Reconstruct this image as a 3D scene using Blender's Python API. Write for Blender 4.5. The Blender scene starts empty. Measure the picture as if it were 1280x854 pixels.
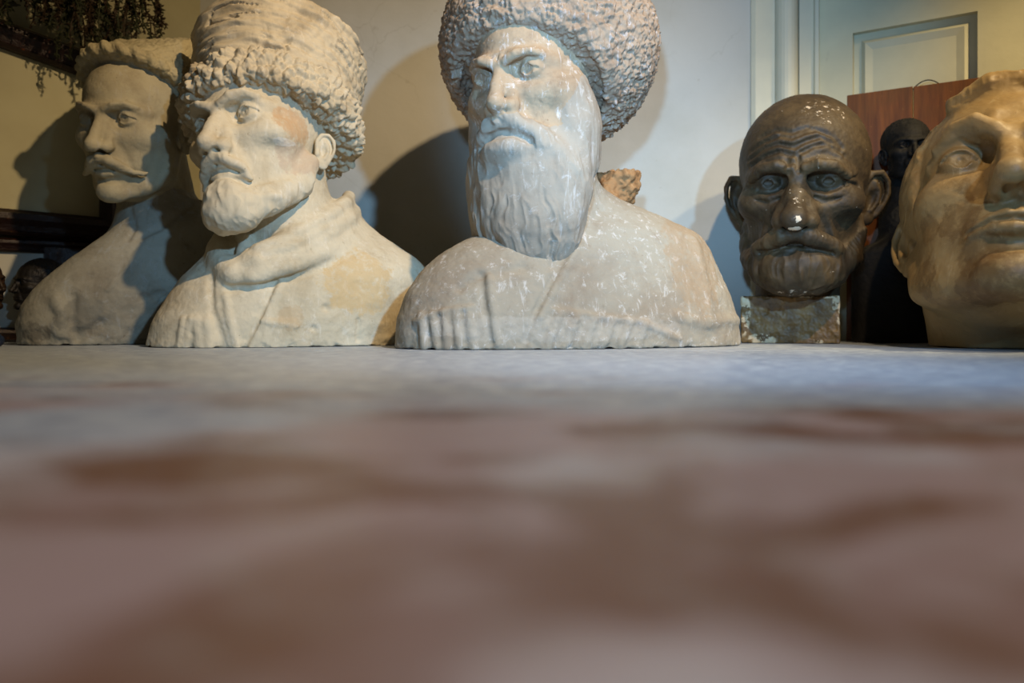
import bpy, math, os
import numpy as np
from mathutils import Vector

Q = float(os.environ.get('VOX', '1.0'))          # voxel coarseness, 1 = full detail
F_PX, CAM_H, HORIZON = 1000.0, 0.0425, 400.0      # lens in pixels (1280 wide), camera height, horizon row
C = bpy.context.scene.collection
rng = np.random.default_rng(7)

# ------------------------------------------------------------------ noise
def _hash(ix, iy, iz, seed):
    h = (ix.astype(np.int64) * 374761393 + iy.astype(np.int64) * 668265263 + iz.astype(np.int64) * 2147483647 + seed * 1274126177) & 0xffffffff
    h = ((h ^ (h >> 13)) * 1274126177) & 0xffffffff
    h = ((h ^ (h >> 16)) * 2246822519) & 0xffffffff
    return ((h ^ (h >> 15)) & 0xffffff).astype(np.float32) / 16777215.0

def vnoise(P, seed=0):
    i = np.floor(P).astype(np.int64); f = (P - i).astype(np.float32)
    u = f * f * f * (f * (f * 6 - 15) + 10)
    out = np.zeros(len(P), np.float32)
    for dx in (0, 1):
        wx = u[:, 0] if dx else 1 - u[:, 0]
        for dy in (0, 1):
            wy = u[:, 1] if dy else 1 - u[:, 1]
            for dz in (0, 1):
                wz = u[:, 2] if dz else 1 - u[:, 2]
                out += wx * wy * wz * _hash(i[:, 0] + dx, i[:, 1] + dy, i[:, 2] + dz, seed)
    return out * 2 - 1

def fbm(P, oct=3, seed=0):
    o, a, t = 0, 1.0, 0.0
    for k in range(oct):
        o = o + a * vnoise(P * (2.03 ** k) + 17.3 * k, seed + k); t += a; a *= .5
    return o / t

def worley(P, seed=0):
    """distance to nearest jittered cell point"""
    i = np.floor(P).astype(np.int64); best = np.full(len(P), 9.0, np.float32)
    for dx in (-1, 0, 1):
        for dy in (-1, 0, 1):
            for dz in (-1, 0, 1):
                c = i + np.array([dx, dy, dz])
                q = [c[:, k] + _hash(c[:, 0], c[:, 1], c[:, 2], seed + 11 * k) for k in range(3)]
                d = sum((q[k] - P[:, k]) ** 2 for k in range(3))
                best = np.minimum(best, d)
    return np.sqrt(best)

# ------------------------------------------------------------------ volume sculpting
def rotm(yaw, pitch, roll):
    y, p, r = np.radians([yaw, pitch, roll])
    Rz = np.array([[np.cos(y), -np.sin(y), 0], [np.sin(y), np.cos(y), 0], [0, 0, 1]])
    Rx = np.array([[1, 0, 0], [0, np.cos(p), -np.sin(p)], [0, np.sin(p), np.cos(p)]])
    Ry = np.array([[np.cos(r), 0, np.sin(r)], [0, 1, 0], [-np.sin(r), 0, np.cos(r)]])
    return Rz @ Rx @ Ry

def smin(a, b, k):
    if k <= 0: return np.minimum(a, b)
    h = np.maximum(k - np.abs(a - b), 0) / k
    return np.minimum(a, b) - h * h * k * .25

def smax(a, b, k): return -smin(-a, -b, k)

class Vol:
    """A signed distance field on a grid: clay that is added to, cut and pushed. world = s * R @ p + t"""
    def __init__(s, lo, hi, h, R=None, t=(0, 0, 0), sc=.01):
        s.lo = np.array(lo, np.float32); s.h = h
        s.n = np.ceil((np.array(hi) - s.lo) / h).astype(int) + 1
        s.F = np.full(s.n, 4.0, np.float32); s.id = np.zeros(s.n, np.uint8)
        s.R = np.eye(3) if R is None else R; s.t = np.array(t, float); s.sc = sc
        s.ax = [s.lo[k] + h * np.arange(s.n[k], dtype=np.float32) for k in range(3)]
    def box(s, lo, hi):
        a = np.clip(np.floor((np.array(lo) - s.lo) / s.h).astype(int), 0, s.n - 1)
        b = np.clip(np.ceil((np.array(hi) - s.lo) / s.h).astype(int) + 1, 1, s.n)
        sl = tuple(slice(a[k], max(b[k], a[k] + 1)) for k in range(3))
        g = [s.ax[k][sl[k]] for k in range(3)]
        return sl, g[0][:, None, None], g[1][None, :, None], g[2][None, None, :]
    def put(s, fn, lo, hi, k=.5, pid=0):
        m = k + 3 * s.h
        sl, x, y, z = s.box(np.array(lo) - m, np.array(hi) + m)
        d = fn(x, y, z).astype(np.float32); f = s.F[sl]
        if pid is not None: s.id[sl] = np.where(d < f, pid, s.id[sl])
        s.F[sl] = smin(f, d, k)
    def cut(s, fn, lo, hi, k=.5):
        m = k + 3 * s.h
        sl, x, y, z = s.box(np.array(lo) - m, np.array(hi) + m)
        s.F[sl] = smax(s.F[sl], -fn(x, y, z).astype(np.float32), k)
    def ell(s, c, r, k=.5, pid=0, R=None, cut=False):
        c = np.array(c, float); r = np.array(r, float); e = r if R is None else np.array([r.max()] * 3)
        def fn(x, y, z):
            x, y, z = x - c[0], y - c[1], z - c[2]
            if R is not None:
                x, y, z = (R[0, 0] * x + R[1, 0] * y + R[2, 0] * z, R[0, 1] * x + R[1, 1] * y + R[2, 1] * z, R[0, 2] * x + R[1, 2] * y + R[2, 2] * z)
            k0 = np.sqrt((x / r[0]) ** 2 + (y / r[1]) ** 2 + (z / r[2]) ** 2)
            k1 = np.sqrt((x / r[0] ** 2) ** 2 + (y / r[1] ** 2) ** 2 + (z / r[2] ** 2) ** 2) + 1e-6
            return np.where(k0 < .3, (k0 - 1) * r.min(), k0 * (k0 - 1) / k1)
        if cut: s.cut(fn, c - e, c + e, k)
        else: s.put(fn, c - e, c + e, k, pid)
    def segs(s, pts, x, y, z, rad=None):
        """distance to a polyline, less an interpolated radius"""
        best = None
        for i in range(len(pts) - 1):
            a = np.array(pts[i], float); b = np.array(pts[i + 1], float); v = b - a; L = max(v @ v, 1e-9)
            u = np.clip(((x - a[0]) * v[0] + (y - a[1]) * v[1] + (z - a[2]) * v[2]) / L, 0, 1)
            d = np.sqrt((x - a[0] - u * v[0]) ** 2 + (y - a[1] - u * v[1]) ** 2 + (z - a[2] - u * v[2]) ** 2)
            if rad is not None: d = d - (rad[i] + u * (rad[i + 1] - rad[i]))
            best = d if best is None else np.minimum(best, d)
        return best
    def chain(s, pts, rad, k=.5, pid=0, cut=False):
        pts = [np.array(p, float) for p in pts]; rad = [rad] * len(pts) if np.isscalar(rad) else rad
        m = max(rad); lo = np.min(pts, 0) - m; hi = np.max(pts, 0) + m
        fn = lambda x, y, z: s.segs(pts, x, y, z, rad)
        if cut: s.cut(fn, lo, hi, k)
        else: s.put(fn, lo, hi, k, pid)
    def push(s, pts, r, amt, pid=None):
        """push the surface out (amt > 0) or in along a polyline with a soft brush"""
        pts = [np.array(p, float) for p in pts]
        if len(pts) == 1: pts = pts * 2
        lo = np.min(pts, 0) - 2.4 * r; hi = np.max(pts, 0) + 2.4 * r
        sl, x, y, z = s.box(lo, hi)
        d = s.segs(pts, x, y, z)
        w = np.exp(-(d / r) ** 2)
        s.F[sl] -= (amt * w).astype(np.float32)
        if pid is not None: s.id[sl] = np.where(d < r * 1.1, pid, s.id[sl])
    def sym(s, name, *a, **kw):
        """the same stroke on both sides"""
        def flip(v): return [np.array(p, float) * [-1, 1, 1] for p in v]
        getattr(s, name)(*a, **kw)
        a = list(a)
        if name == 'ell':
            a[0] = np.array(a[0], float) * [-1, 1, 1]
            if kw.get('R') is not None:
                M = np.diag([-1., 1, 1]); kw = dict(kw, R=M @ kw['R'] @ M)
        else: a[0] = flip(a[0])
        getattr(s, name)(*a, **kw)
    def at(s, px, py):
        """where the line of sight through a picture point meets this clay (for placing creases)"""
        o = s.R.T @ (np.array([0, 0, CAM_H]) - s.t) / s.sc
        d = s.R.T @ np.array([(px - 640) / F_PX, 1, (HORIZON - py) / F_PX]) / s.sc
        u = np.linspace(.7, 2.2, 4000)
        P = o + u[:, None] * d
        I = np.round((P - s.lo) / s.h).astype(int)
        ok = np.all((I >= 0) & (I < s.n), 1)
        I = np.clip(I, 0, s.n - 1)
        f = np.where(ok, s.F[I[:, 0], I[:, 1], I[:, 2]], 4)
        j = np.argmax(f < 0)
        return P[j] if f[j] < 0 else None
    def draw(s, px, r, amt, pid=None, step=7):
        """a crease or ridge drawn over the visible surface"""
        out = []
        for a, b in zip(px[:-1], px[1:]):
            n = max(1, int(math.hypot(b[0] - a[0], b[1] - a[1]) / step))
            for i in range(n): out.append((a[0] + (b[0] - a[0]) * i / n, a[1] + (b[1] - a[1]) * i / n))
        out.append(px[-1])
        pts = [q for q in (s.at(*p) for p in out) if q is not None]
        if not pts: return
        run = [pts[0]]
        for q in pts[1:]:
            if np.linalg.norm(q - run[-1]) < 4: run.append(q)
            else:
                s.push(run, r, amt, pid); run = [q]
        s.push(run, r, amt, pid)
    def inv(s, P): return (np.asarray(P, float) - s.t) @ s.R / s.sc
    def world(s, P): return s.sc * np.asarray(P) @ s.R.T + s.t
    def mesh(s):
        """surface nets: (verts in local units, quads, vertex ids, vertex normals)"""
        F = s.F.copy()
        F[0], F[-1] = 4, 4; F[:, 0], F[:, -1] = 4, 4; F[:, :, 0], F[:, :, -1] = 4, 4
        S = F < 0; n = s.n
        cnt = np.zeros(n - 1, np.uint8)
        for dx in (0, 1):
            for dy in (0, 1):
                for dz in (0, 1):
                    cnt += S[dx:n[0] - 1 + dx, dy:n[1] - 1 + dy, dz:n[2] - 1 + dz]
        cells = np.argwhere((cnt > 0) & (cnt < 8))
        idx = np.full(n - 1, -1, np.int32); idx[tuple(cells.T)] = np.arange(len(cells))
        acc = np.zeros((len(cells), 3), np.float32); num = np.zeros(len(cells), np.float32)
        cor = [(dx, dy, dz) for dx in (0, 1) for dy in (0, 1) for dz in (0, 1)]
        val = {c: F[cells[:, 0] + c[0], cells[:, 1] + c[1], cells[:, 2] + c[2]] for c in cor}
        for a in cor:
            for ax in range(3):
                if a[ax]: continue
                b = list(a); b[ax] = 1; b = tuple(b)
                fa, fb = val[a], val[b]; m = (fa < 0) != (fb < 0)
                u = np.where(m, fa / np.where(m, fa - fb, 1), 0)
                p = np.array(a, np.float32)[None] + 0 * acc; p[:, ax] = u
                acc += p * m[:, None]; num += m
        V = s.lo + s.h * (cells + acc / num[:, None])
        quads = []
        for ax in range(3):
            sl0 = [slice(1, n[k] - 1) for k in range(3)]; sl1 = list(sl0)
            sl0[ax] = slice(0, n[ax] - 1); sl1[ax] = slice(1, n[ax])
            a, b = S[tuple(sl0)], S[tuple(sl1)]
            E = np.argwhere(a != b)
            off = np.array([0 if k == ax else 1 for k in range(3)])
            base = E + off; inside = a[tuple(E.T)]
            u, w = [(1, 2), (2, 0), (0, 1)][ax]
            eu = np.eye(3, dtype=int)[u]; ew = np.eye(3, dtype=int)[w]
            q = [idx[tuple((base - d).T)] for d in (0 * eu, eu, eu + ew, ew)]
            q = np.stack(q, 1)
            q[~inside] = q[~inside][:, ::-1]
            quads.append(q)
        Qd = np.concatenate(quads)
        pid = s.id[tuple(np.minimum(np.round((V - s.lo) / s.h).astype(int), n - 1).T)]
        return V, Qd, pid

def vnormals(V, Qd):
    fn = np.cross(V[Qd[:, 2]] - V[Qd[:, 0]], V[Qd[:, 3]] - V[Qd[:, 1]])
    N = np.zeros_like(V, dtype=np.float64)
    for k in range(4):
        for c in range(3): N[:, c] += np.bincount(Qd[:, k], fn[:, c], len(V))
    return (N / (np.linalg.norm(N, axis=1, keepdims=True) + 1e-12)).astype(np.float32)

def soften(w, Qd, n, it):
    w = w.astype(np.float64)
    for _ in range(it):
        a = np.zeros(n); c = np.zeros(n)
        for k in range(4):
            i, j = Qd[:, k], Qd[:, (k + 1) % 4]
            a += np.bincount(i, w[j], n) + np.bincount(j, w[i], n); c += np.bincount(i, minlength=n) + np.bincount(j, minlength=n)
        w = .4 * w + .6 * a / np.maximum(c, 1)
    return w.astype(np.float32)

# ------------------------------------------------------------------ objects
def tag(o, label=None, cat=None, group=None, kind=None):
    if label: o['label'] = label
    if cat: o['category'] = cat
    if group: o['group'] = group
    if kind: o['kind'] = kind
    return o

def empty(name, loc, label, cat, group=None):
    o = bpy.data.objects.new(name, None); C.objects.link(o); o.location = loc
    o.empty_display_size = .05
    return tag(o, label, cat, group)

def mesh_obj(name, V, faces, mat, parent=None, normals=None, smooth=True, loc=(0, 0, 0)):
    me = bpy.data.meshes.new(name)
    me.from_pydata([], [], []) if False else None
    V = np.asarray(V, np.float32)
    if isinstance(faces, np.ndarray):
        k = faces.shape[1]
        me.vertices.add(len(V)); me.vertices.foreach_set('co', V.ravel())
        me.loops.add(faces.size); me.loops.foreach_set('vertex_index', faces.astype(np.int32).ravel())
        me.polygons.add(len(faces)); me.polygons.foreach_set('loop_start', np.arange(0, faces.size, k, dtype=np.int32))
        me.update(calc_edges=True); me.validate()
    else:
        me.from_pydata([tuple(map(float, v)) for v in V], [], faces); me.update()
    me.polygons.foreach_set('use_smooth', np.full(len(me.polygons), smooth))
    if normals is not None and len(normals) == len(me.vertices):
        me.normals_split_custom_set_from_vertices(normals.tolist())
    me.materials.append(mat)
    o = bpy.data.objects.new(name, me); C.objects.link(o); o.location = loc
    if parent is not None: o.parent = parent
    return o

def emit(vol, root, names, mats, disp=None, zmin=.0008):
    """turn the clay into one mesh per part under root; part seams share their normals"""
    V, Qd, pid = vol.mesh()
    # majority id per vertex neighbourhood, to even the seams
    n = len(V)
    ids = [i for i in np.unique(pid)]
    if len(ids) > 1:
        W = np.stack([soften(pid == i, Qd, n, 4) for i in ids], 1)
        pid = np.array(ids)[W.argmax(1)]
    N = vnormals(V, Qd)
    if disp is not None:
        V = V + N * disp(V, N, pid, lambda w, it=6: soften(w, Qd, n, it))[:, None].astype(np.float32)
        N = vnormals(V, Qd)
    Wv = vol.world(V)
    if zmin is not None: Wv[:, 2] = np.maximum(Wv[:, 2], zmin)
    Wv = Wv - np.array(root.location); Nw = N @ vol.R.T
    fid = pid[Qd]; fpid = fid[:, 0].copy()
    for k in (1, 2):                                    # majority of the four corners
        same = (fid == fid[:, k:k + 1]).sum(1); cur = (fid == fpid[:, None]).sum(1)
        fpid = np.where(same > cur, fid[:, k], fpid)
    def comps(sel):
        """connected pieces of a face selection, as lists of face numbers"""
        fq = Qd[sel]; lab = np.arange(n)
        while True:
            m = lab[fq].min(1); new = lab.copy()
            for k in range(4): np.minimum.at(new, fq[:, k], m)
            new = new[new]
            if (new == lab).all(): break
            lab = new
        root_ = lab[fq[:, 0]]
        return [np.flatnonzero(sel)[root_ == u] for u in np.unique(root_)]
    pieces = []
    for i in np.unique(fpid):
        if i == 0: continue
        cs = comps(fpid == i); big = max(map(len, cs))
        for c in cs:
            if len(c) < max(60, .12 * big): fpid[c] = 0
            else: pieces.append((i, c))
    vp = np.zeros((n, 16), np.int32)                    # islands of the base part inside another part join that part
    for k in range(4): np.add.at(vp, (Qd[:, k], fpid), 1)
    cs = comps(fpid == 0); big = max(map(len, cs)); tail = []
    for c in cs:
        if len(c) > .1 * big: pieces.append((0, c)); continue
        near = vp[np.unique(Qd[c])].sum(0); near[0] = 0
        if near.max() > 0:
            i = int(near.argmax()); vs = set(np.unique(Qd[c]).tolist())
            for q, (pi, pc) in enumerate(pieces):
                if pi == i and (len([1 for p_ in pieces if p_[0] == i]) == 1 or np.isin(Qd[pc], np.array(list(vs))).any()):
                    pieces[q] = (pi, np.concatenate([pc, c])); break
    made = {}
    for i, c in pieces:
        fq = Qd[c]; used = np.unique(fq); remap = np.full(n, -1, np.int32); remap[used] = np.arange(len(used))
        nm, mt = names[int(i)], mats[int(i)]
        made[int(i)] = mesh_obj(nm, Wv[used], remap[fq], mt, root, Nw[used])
    return made

# plain solids for the room and its things
class MB:
    def __init__(s): s.v, s.f = [], []
    def box(s, lo, hi, M=None):
        b = len(s.v)
        for z in (lo[2], hi[2]):
            for x, y in ((lo[0], lo[1]), (hi[0], lo[1]), (hi[0], hi[1]), (lo[0], hi[1])):
                p = np.array([x, y, z], float); s.v.append(p if M is None else M(p))
        s.f += [tuple(b + i for i in q) for q in ((3, 2, 1, 0), (4, 5, 6, 7), (0, 1, 5, 4), (1, 2, 6, 5), (2, 3, 7, 6), (3, 0, 4, 7))]
    def tube(s, pts, r, n=6):
        pts = [np.array(p, float) for p in pts]; r = [r] * len(pts) if np.isscalar(r) else r; b = len(s.v)
        for i, p in enumerate(pts):
            t = pts[min(i + 1, len(pts) - 1)] - pts[max(i - 1, 0)]; t /= np.linalg.norm(t) + 1e-9
            u = np.cross(t, [0.3, .2, 1]); u /= np.linalg.norm(u) + 1e-9; w = np.cross(t, u)
            for k in range(n): a = 2 * math.pi * k / n; s.v.append(p + r[i] * (math.cos(a) * u + math.sin(a) * w))
        for i in range(len(pts) - 1):
            for k in range(n): s.f.append((b + i * n + k, b + i * n + (k + 1) % n, b + (i + 1) * n + (k + 1) % n, b + (i + 1) * n + k))
        s.f.append(tuple(b + k for k in range(n - 1, -1, -1))); s.f.append(tuple(b + (len(pts) - 1) * n + k for k in range(n)))
    def profile(s, prof, path, M=None, close=True):
        """sweep a 2D outline (u, v) along z from path[0] to path[1]"""
        b = len(s.v); n = len(prof)
        for z in path:
            for u, v in prof: p = np.array([u, v, z], float); s.v.append(p if M is None else M(p))
        for k in range(n): s.f.append((b + k, b + (k + 1) % n, b + n + (k + 1) % n, b + n + k))
        s.f.append(tuple(b + k for k in range(n - 1, -1, -1))); s.f.append(tuple(b + n + k for k in range(n)))
    def build(s, name, mat, parent=None, smooth=False, bevel=0, loc=(0, 0, 0)):
        V = np.array(s.v) - np.array(parent.location if parent is not None and parent.type == 'EMPTY' else loc)
        o = mesh_obj(name, V, s.f, mat, parent, smooth=smooth, loc=loc if parent is None else (0, 0, 0))
        if bevel:
            m = o.modifiers.new('bevel', 'BEVEL'); m.width = bevel; m.segments = 2; m.limit_method = 'ANGLE'
        return o

# ------------------------------------------------------------------ materials
def lin(c): return tuple(((v / 255) / 12.92 if v / 255 <= .04045 else ((v / 255 + .055) / 1.055) ** 2.4) for v in c) + (1,)

class Mat:
    def __init__(s, name, rough=.8, spec=.3):
        s.m = bpy.data.materials.new(name); s.m.use_nodes = True; s.t = s.m.node_tree
        s.b = s.t.nodes['Principled BSDF']; s.b.inputs['Roughness'].default_value = rough
        s.b.inputs['Specular IOR Level'].default_value = spec
        s.co = s.t.nodes.new('ShaderNodeTexCoord').outputs['Object']
    def n(s, typ, **kw):
        n = s.t.nodes.new(typ)
        for k, v in kw.items():
            if k.startswith('_'): setattr(n, k[1:], v)
            else: n.inputs[k.replace('~', ' ')].default_value = v
        return n
    def l(s, a, b): s.t.links.new(a, b)
    def mapping(s, scale=(1, 1, 1), loc=(0, 0, 0), rot=(0, 0, 0)):
        m = s.n('ShaderNodeMapping'); m.inputs['Scale'].default_value = scale; m.inputs['Location'].default_value = loc; m.inputs['Rotation'].default_value = rot
        s.l(s.co, m.inputs['Vector']); return m.outputs[0]
    def noise(s, scale, detail=5, rough=.6, vec=None, dist=0):
        n = s.n('ShaderNodeTexNoise', Scale=scale, Detail=detail, Roughness=rough, Distortion=dist); s.l(vec or s.co, n.inputs['Vector']); return n.outputs['Fac']
    def ramp(s, f, a, b):
        n = s.n('ShaderNodeMapRange'); n.inputs['From Min'].default_value = a; n.inputs['From Max'].default_value = b; n.interpolation_type = 'SMOOTHSTEP'
        s.l(f, n.inputs['Value']); return n.outputs['Result']
    def mul(s, a, b, op='MULTIPLY'):
        n = s.n('ShaderNodeMath', _operation=op)
        for i, v in enumerate((a, b)):
            if isinstance(v, (int, float)): n.inputs[i].default_value = v
            else: s.l(v, n.inputs[i])
        return n.outputs[0]
    def mix(s, f, a, b):
        n = s.n('ShaderNodeMix', _data_type='RGBA')
        for inp, v in ((n.inputs['Factor'], f), (n.inputs['A'], a), (n.inputs['B'], b)):
            if isinstance(v, (tuple, float, int)): inp.default_value = v
            else: s.l(v, inp)
        return n.outputs['Result']
    def blob(s, c, r, wob=.7, nscale=45, soft=.1):
        """a stain of its own shape: an ellipsoid mask with a ragged edge (object coordinates)"""
        m = s.mapping(scale=tuple(1 / v for v in r), loc=tuple(-c[k] / r[k] for k in range(3)))
        L = s.n('ShaderNodeVectorMath', _operation='LENGTH'); s.l(m, L.inputs[0])
        nz = s.noise(nscale, 5, .65)
        d = s.mul(L.outputs['Value'], s.mul(s.mul(nz, .5, 'SUBTRACT'), wob * 2), 'ADD')
        return s.ramp(d, 1 + soft, 1 - soft)
    def bump(s, h, strength=.3, dist=.002):
        b = s.n('ShaderNodeBump', Strength=strength, Distance=dist); s.l(h, b.inputs['Height'])
        if s.b.inputs['Normal'].links: s.l(s.b.inputs['Normal'].links[0].from_socket, b.inputs['Normal'])
        s.l(b.outputs[0], s.b.inputs['Normal'])
    def color(s, c):
        if isinstance(c, tuple): s.b.inputs['Base Color'].default_value = c
        else: s.l(c, s.b.inputs['Base Color'])
        return s.m

def plaster(name, base, dirt, scuff, stains_or_shade=(), dirt_amt=.55, scuff_amt=.5, rough=.85, spec=.25, grain=.35, scuff_scale=45, streak=.35):
    M = Mat(name, rough, spec)
    c = M.mix(M.ramp(M.noise(9, 6, .65, dist=.6), .42, .72), lin(base), lin(tuple(.5 * (a + b) for a, b in zip(base, dirt))))
    c = M.mix(M.mul(M.ramp(M.noise(22, 8, .7), .52, .75), dirt_amt), c, lin(dirt))
    c = M.mix(M.mul(M.ramp(M.noise(scuff_scale, 8, .75, dist=.5), .55, .7), scuff_amt), c, lin(scuff))
    c = M.mix(M.mul(M.ramp(M.noise(160, 3, .6), .66, .74), .5), c, lin(dirt))
    c = M.mix(M.mul(M.ramp(M.noise(75, 6, .7, vec=M.mapping((1, 1, .22), rot=(.3, .5, 0)), dist=.4), .56, .68), streak), c, lin(scuff))
    c = M.mix(M.mul(M.ramp(M.noise(60, 6, .7, vec=M.mapping((1, 1, .25), loc=(5, 2, 1), rot=(-.2, -.4, 0)), dist=.4), .58, .72), streak * .7), c, lin(dirt))
    for (pos, r, col, amt) in stains_or_shade: c = M.mix(M.mul(M.mul(M.blob(pos, r), amt), M.ramp(M.noise(70, 6, .7), .25, .55)), c, lin(col))
    M.bump(M.noise(140, 6, .7), grain, .0012)
    M.bump(M.noise(38, 5, .65), grain * .8, .003)
    return M.color(c)

# ------------------------------------------------------------------ the human head (head units: cm of a life-size head,
# origin between the ears, x to the viewer's right, y away from the face, z up)
HEAD, EAR, EYE, MOUST, BEARD, BROW, HAT, HAIR, BAND, COLLAR, TUBE, HOOD = range(12)
PART = {HEAD: 'head', EAR: 'ear', EYE: 'eye', MOUST: 'moustache', BEARD: 'beard', BROW: 'eyebrow', HAT: 'hat', HAIR: 'hair', BAND: 'hat_brim',
        COLLAR: 'collar', TUBE: 'cartridge_tube', HOOD: 'hood'}

def ear(v, sg, c=(7.3, .9, .4), size=1.0, flare=26, tilt=10, pid=EAR):
    R = rotm(-flare, -tilt, 0) if sg > 0 else np.diag([-1., 1, 1]) @ rotm(-flare, -tilt, 0) @ np.diag([-1., 1, 1])
    c = np.array(c, float) * [sg, 1, 1]
    def L(o, b, u): return c + R @ (np.array([o * sg, b, u]) * size)
    s = size
    v.ell(L(.0, .2, .3), np.array([.5, 1.65, 2.9]) * s, .4, pid, R)
    v.ell(L(.1, .1, -2.3), np.array([.45, .85, .9]) * s, .4, pid, R)
    v.chain([L(.15, -1.1, .2), L(.3, -1.2, 1.7), L(.45, -.5, 2.9), L(.5, .7, 3.15), L(.6, 1.6, 2.2), L(.6, 1.85, .8), L(.5, 1.5, -.6), L(.3, .9, -1.9)], .34 * s, .2, pid)
    v.ell(L(.75, -.05, -.2), np.array([.7, .75, 1.2]) * s, .3, R=R, cut=True)
    v.push([L(.5, .75, 2.3), L(.55, 1.25, 1.4), L(.5, 1.2, 0)], .32 * s, -.28 * s)
    v.chain([L(.35, .1, 1.9), L(.45, .8, 1.0), L(.45, .8, -.3), L(.4, .2, -1.4)], .27 * s, .25, pid)
    v.ell(L(.3, -1.05, -.5), np.array([.35, .4, .55]) * s, .3, pid, R)

def face(v, **o):
    p = dict(skull_c=(0, .6, 5.3), skull_r=(7.3, 9.4, 7.9), low_c=(0, -3.4, -2.0), low_r=(6.0, 5.7, 6.8), cheek=1.0, jaw=1.0, chin_c=(0, -8.9, -7.3), chin_r=(1.9, 1.3, 1.4),
             brow_z=4.5, brow_y=-8.75, brow_r=.95, eye_z=3.0, eye_x=3.2, eye_y=-7.3, lid_up=.5, lid_lo=.52, nas=(0, -8.85, 3.3), mid=(0, -10.3, 1.2), tip=(0, -11.3, -.55),
             tip_r=.95, ala_x=1.3, ala_r=.75, mouth_z=-3.75, mouth_w=2.5, mouth_droop=.25, lip=1.0, fold=.3, frown=0., socket=1.0, lip_y=0.0, gaze=(0, 0), eye_r=1.22, iris=1.0)
    p.update(o); P = p
    v.ell(P['skull_c'], P['skull_r'], 0, HEAD)
    v.ell(P['low_c'], P['low_r'], 3.0, HEAD)
    v.ell((0, -6.2, 1.2), (5.3, 2.6, 3.6), 1.5, HEAD)                                   # front plane of the face
    v.sym('ell', (4.7, -4.9, .5), np.array([2.0, 2.7, 1.7]) * P['cheek'], 1.6, HEAD)     # cheekbones
    v.sym('chain', [(5.6, -.8, -2.2), (5.2, -1.8, -5.0), (3.3, -5.6, -6.8), (1.0, -8.0, -7.6)], np.array([1.2, 1.35, 1.3, 1.2]) * P['jaw'], 1.6, HEAD)
    v.ell(P['chin_c'], P['chin_r'], 1.3, HEAD)
    v.ell((0, -7.9, P['mouth_z'] + .1), (2.9, 2.0, 2.5), 1.4, HEAD)                       # mouth barrel
    bz, by, ex, ey, ez = P['brow_z'], P['brow_y'], P['eye_x'], P['eye_y'], P['eye_z']
    v.chain([(-5.3, by + 2.9, bz - .5), (-3.9, by + 1.0, bz + .1), (-2, by + .1, bz), (0, by - .1, bz - .1), (2, by + .1, bz), (3.9, by + 1.0, bz + .1), (5.3, by + 2.9, bz - .5)], np.array([.45, .8, 1, 1, 1, .8, .45]) * P['brow_r'], 1.2, HEAD)
    k = P['socket']
    v.sym('ell', (ex - .1, ey - 2.0, ez - .1), (2.1 * k, 1.55 * k, 1.25 * k), 1.0, cut=True)
    v.sym('ell', (1.75, ey - 1.7, ez + .1), (.8, 1.1, .9), .9, cut=True)
    # nose
    n, m, t = (np.array(P[q], float) for q in ('nas', 'mid', 'tip'))
    v.chain([n, m, t], [.72, .78, P['tip_r'] * .85], .9, HEAD)
    v.sym('chain', [n + [.5, .5, -.6], m + [1.0, 1.4, -.4], t + [P['ala_x'], 1.9, .1]], [.5, .8, .75], .9, HEAD)
    v.ell(t, np.array([.9, .85, .8]) * P['tip_r'], .9, HEAD)
    ax = P['ala_x']
    v.sym('ell', t + [ax, 1.35, -.35], np.array([.75, 1.1, .75]) * P['ala_r'] / .75, .6, HEAD)
    v.sym('ell', t + [.62 * ax, .75, -1.15], (.42, .8, .5), .25, cut=True)
    v.sym('push', [t + [ax + .85, 2.1, .1], t + [ax + .9, 2.0, -.6], t + [ax + .5, 2.0, -1.1]], .3, -.14)
    # eyes: ball, then the two lids as shells with an almond opening
    er = P['eye_r']
    for sg in (-1, 1):
        c = np.array([ex * sg, ey, ez])
        v.ell(c, (er, er, er), .1, EYE)
        def lid(up):
            def fn(x, y, z):
                X, Y, Z = x - c[0], y - c[1], z - c[2]
                sh = np.sqrt(X * X + Y * Y + Z * Z) - (er + (.27 if up else .2))
                edge = (P['lid_up'] - .26 * X * X + .06 * X * sg) if up else (-P['lid_lo'] + .22 * X * X)
                pl = (edge - Z) if up else (Z - edge)
                return smax(np.maximum(sh, Y + .1 * 0), pl + 0 * sh, .12)
            return fn
        v.put(lid(True), c - 1.6, c + 1.6, .28, HEAD); v.put(lid(False), c - 1.6, c + 1.6, .28, HEAD)
        v.push([c + [sg * .1 - 1.3, -1.0, 1.15], c + [0, -1.35, 1.45], c + [1.3 + sg * .1, -.9, 1.1]], .22, -.16)   # fold above the lid
        v.push([c + [-1.2, -1.0, -.95], c + [0, -1.3, -1.2], c + [1.2, -.9, -.9]], .25, -.12)
        # iris: a cut ring and a drilled pupil
        g = np.array([P['gaze'][0], -1, P['gaze'][1]]); g = g / np.linalg.norm(g)
        u = np.cross(g, [0, 0, 1]); u /= np.linalg.norm(u); w = np.cross(u, g)
        ring = [c + er * (g * math.cos(.44) + math.sin(.44) * (u * math.cos(a) + w * math.sin(a))) for a in np.linspace(0, 2 * math.pi, 15)]
        v.push(ring, .14, -.34 * P['iris'])
        v.push([c + er * g], .34, -.5)
        if P['iris'] > .5: v.ell(c + er * g, np.full(3, .34 * P['iris'] ** .5), .12, cut=True)
    # mouth
    mz, mw, dr, ly = P['mouth_z'], P['mouth_w'], P['mouth_droop'], P['lip_y']
    q = P['lip']
    cor = (mw, -8.55 + ly, mz - dr)
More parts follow.
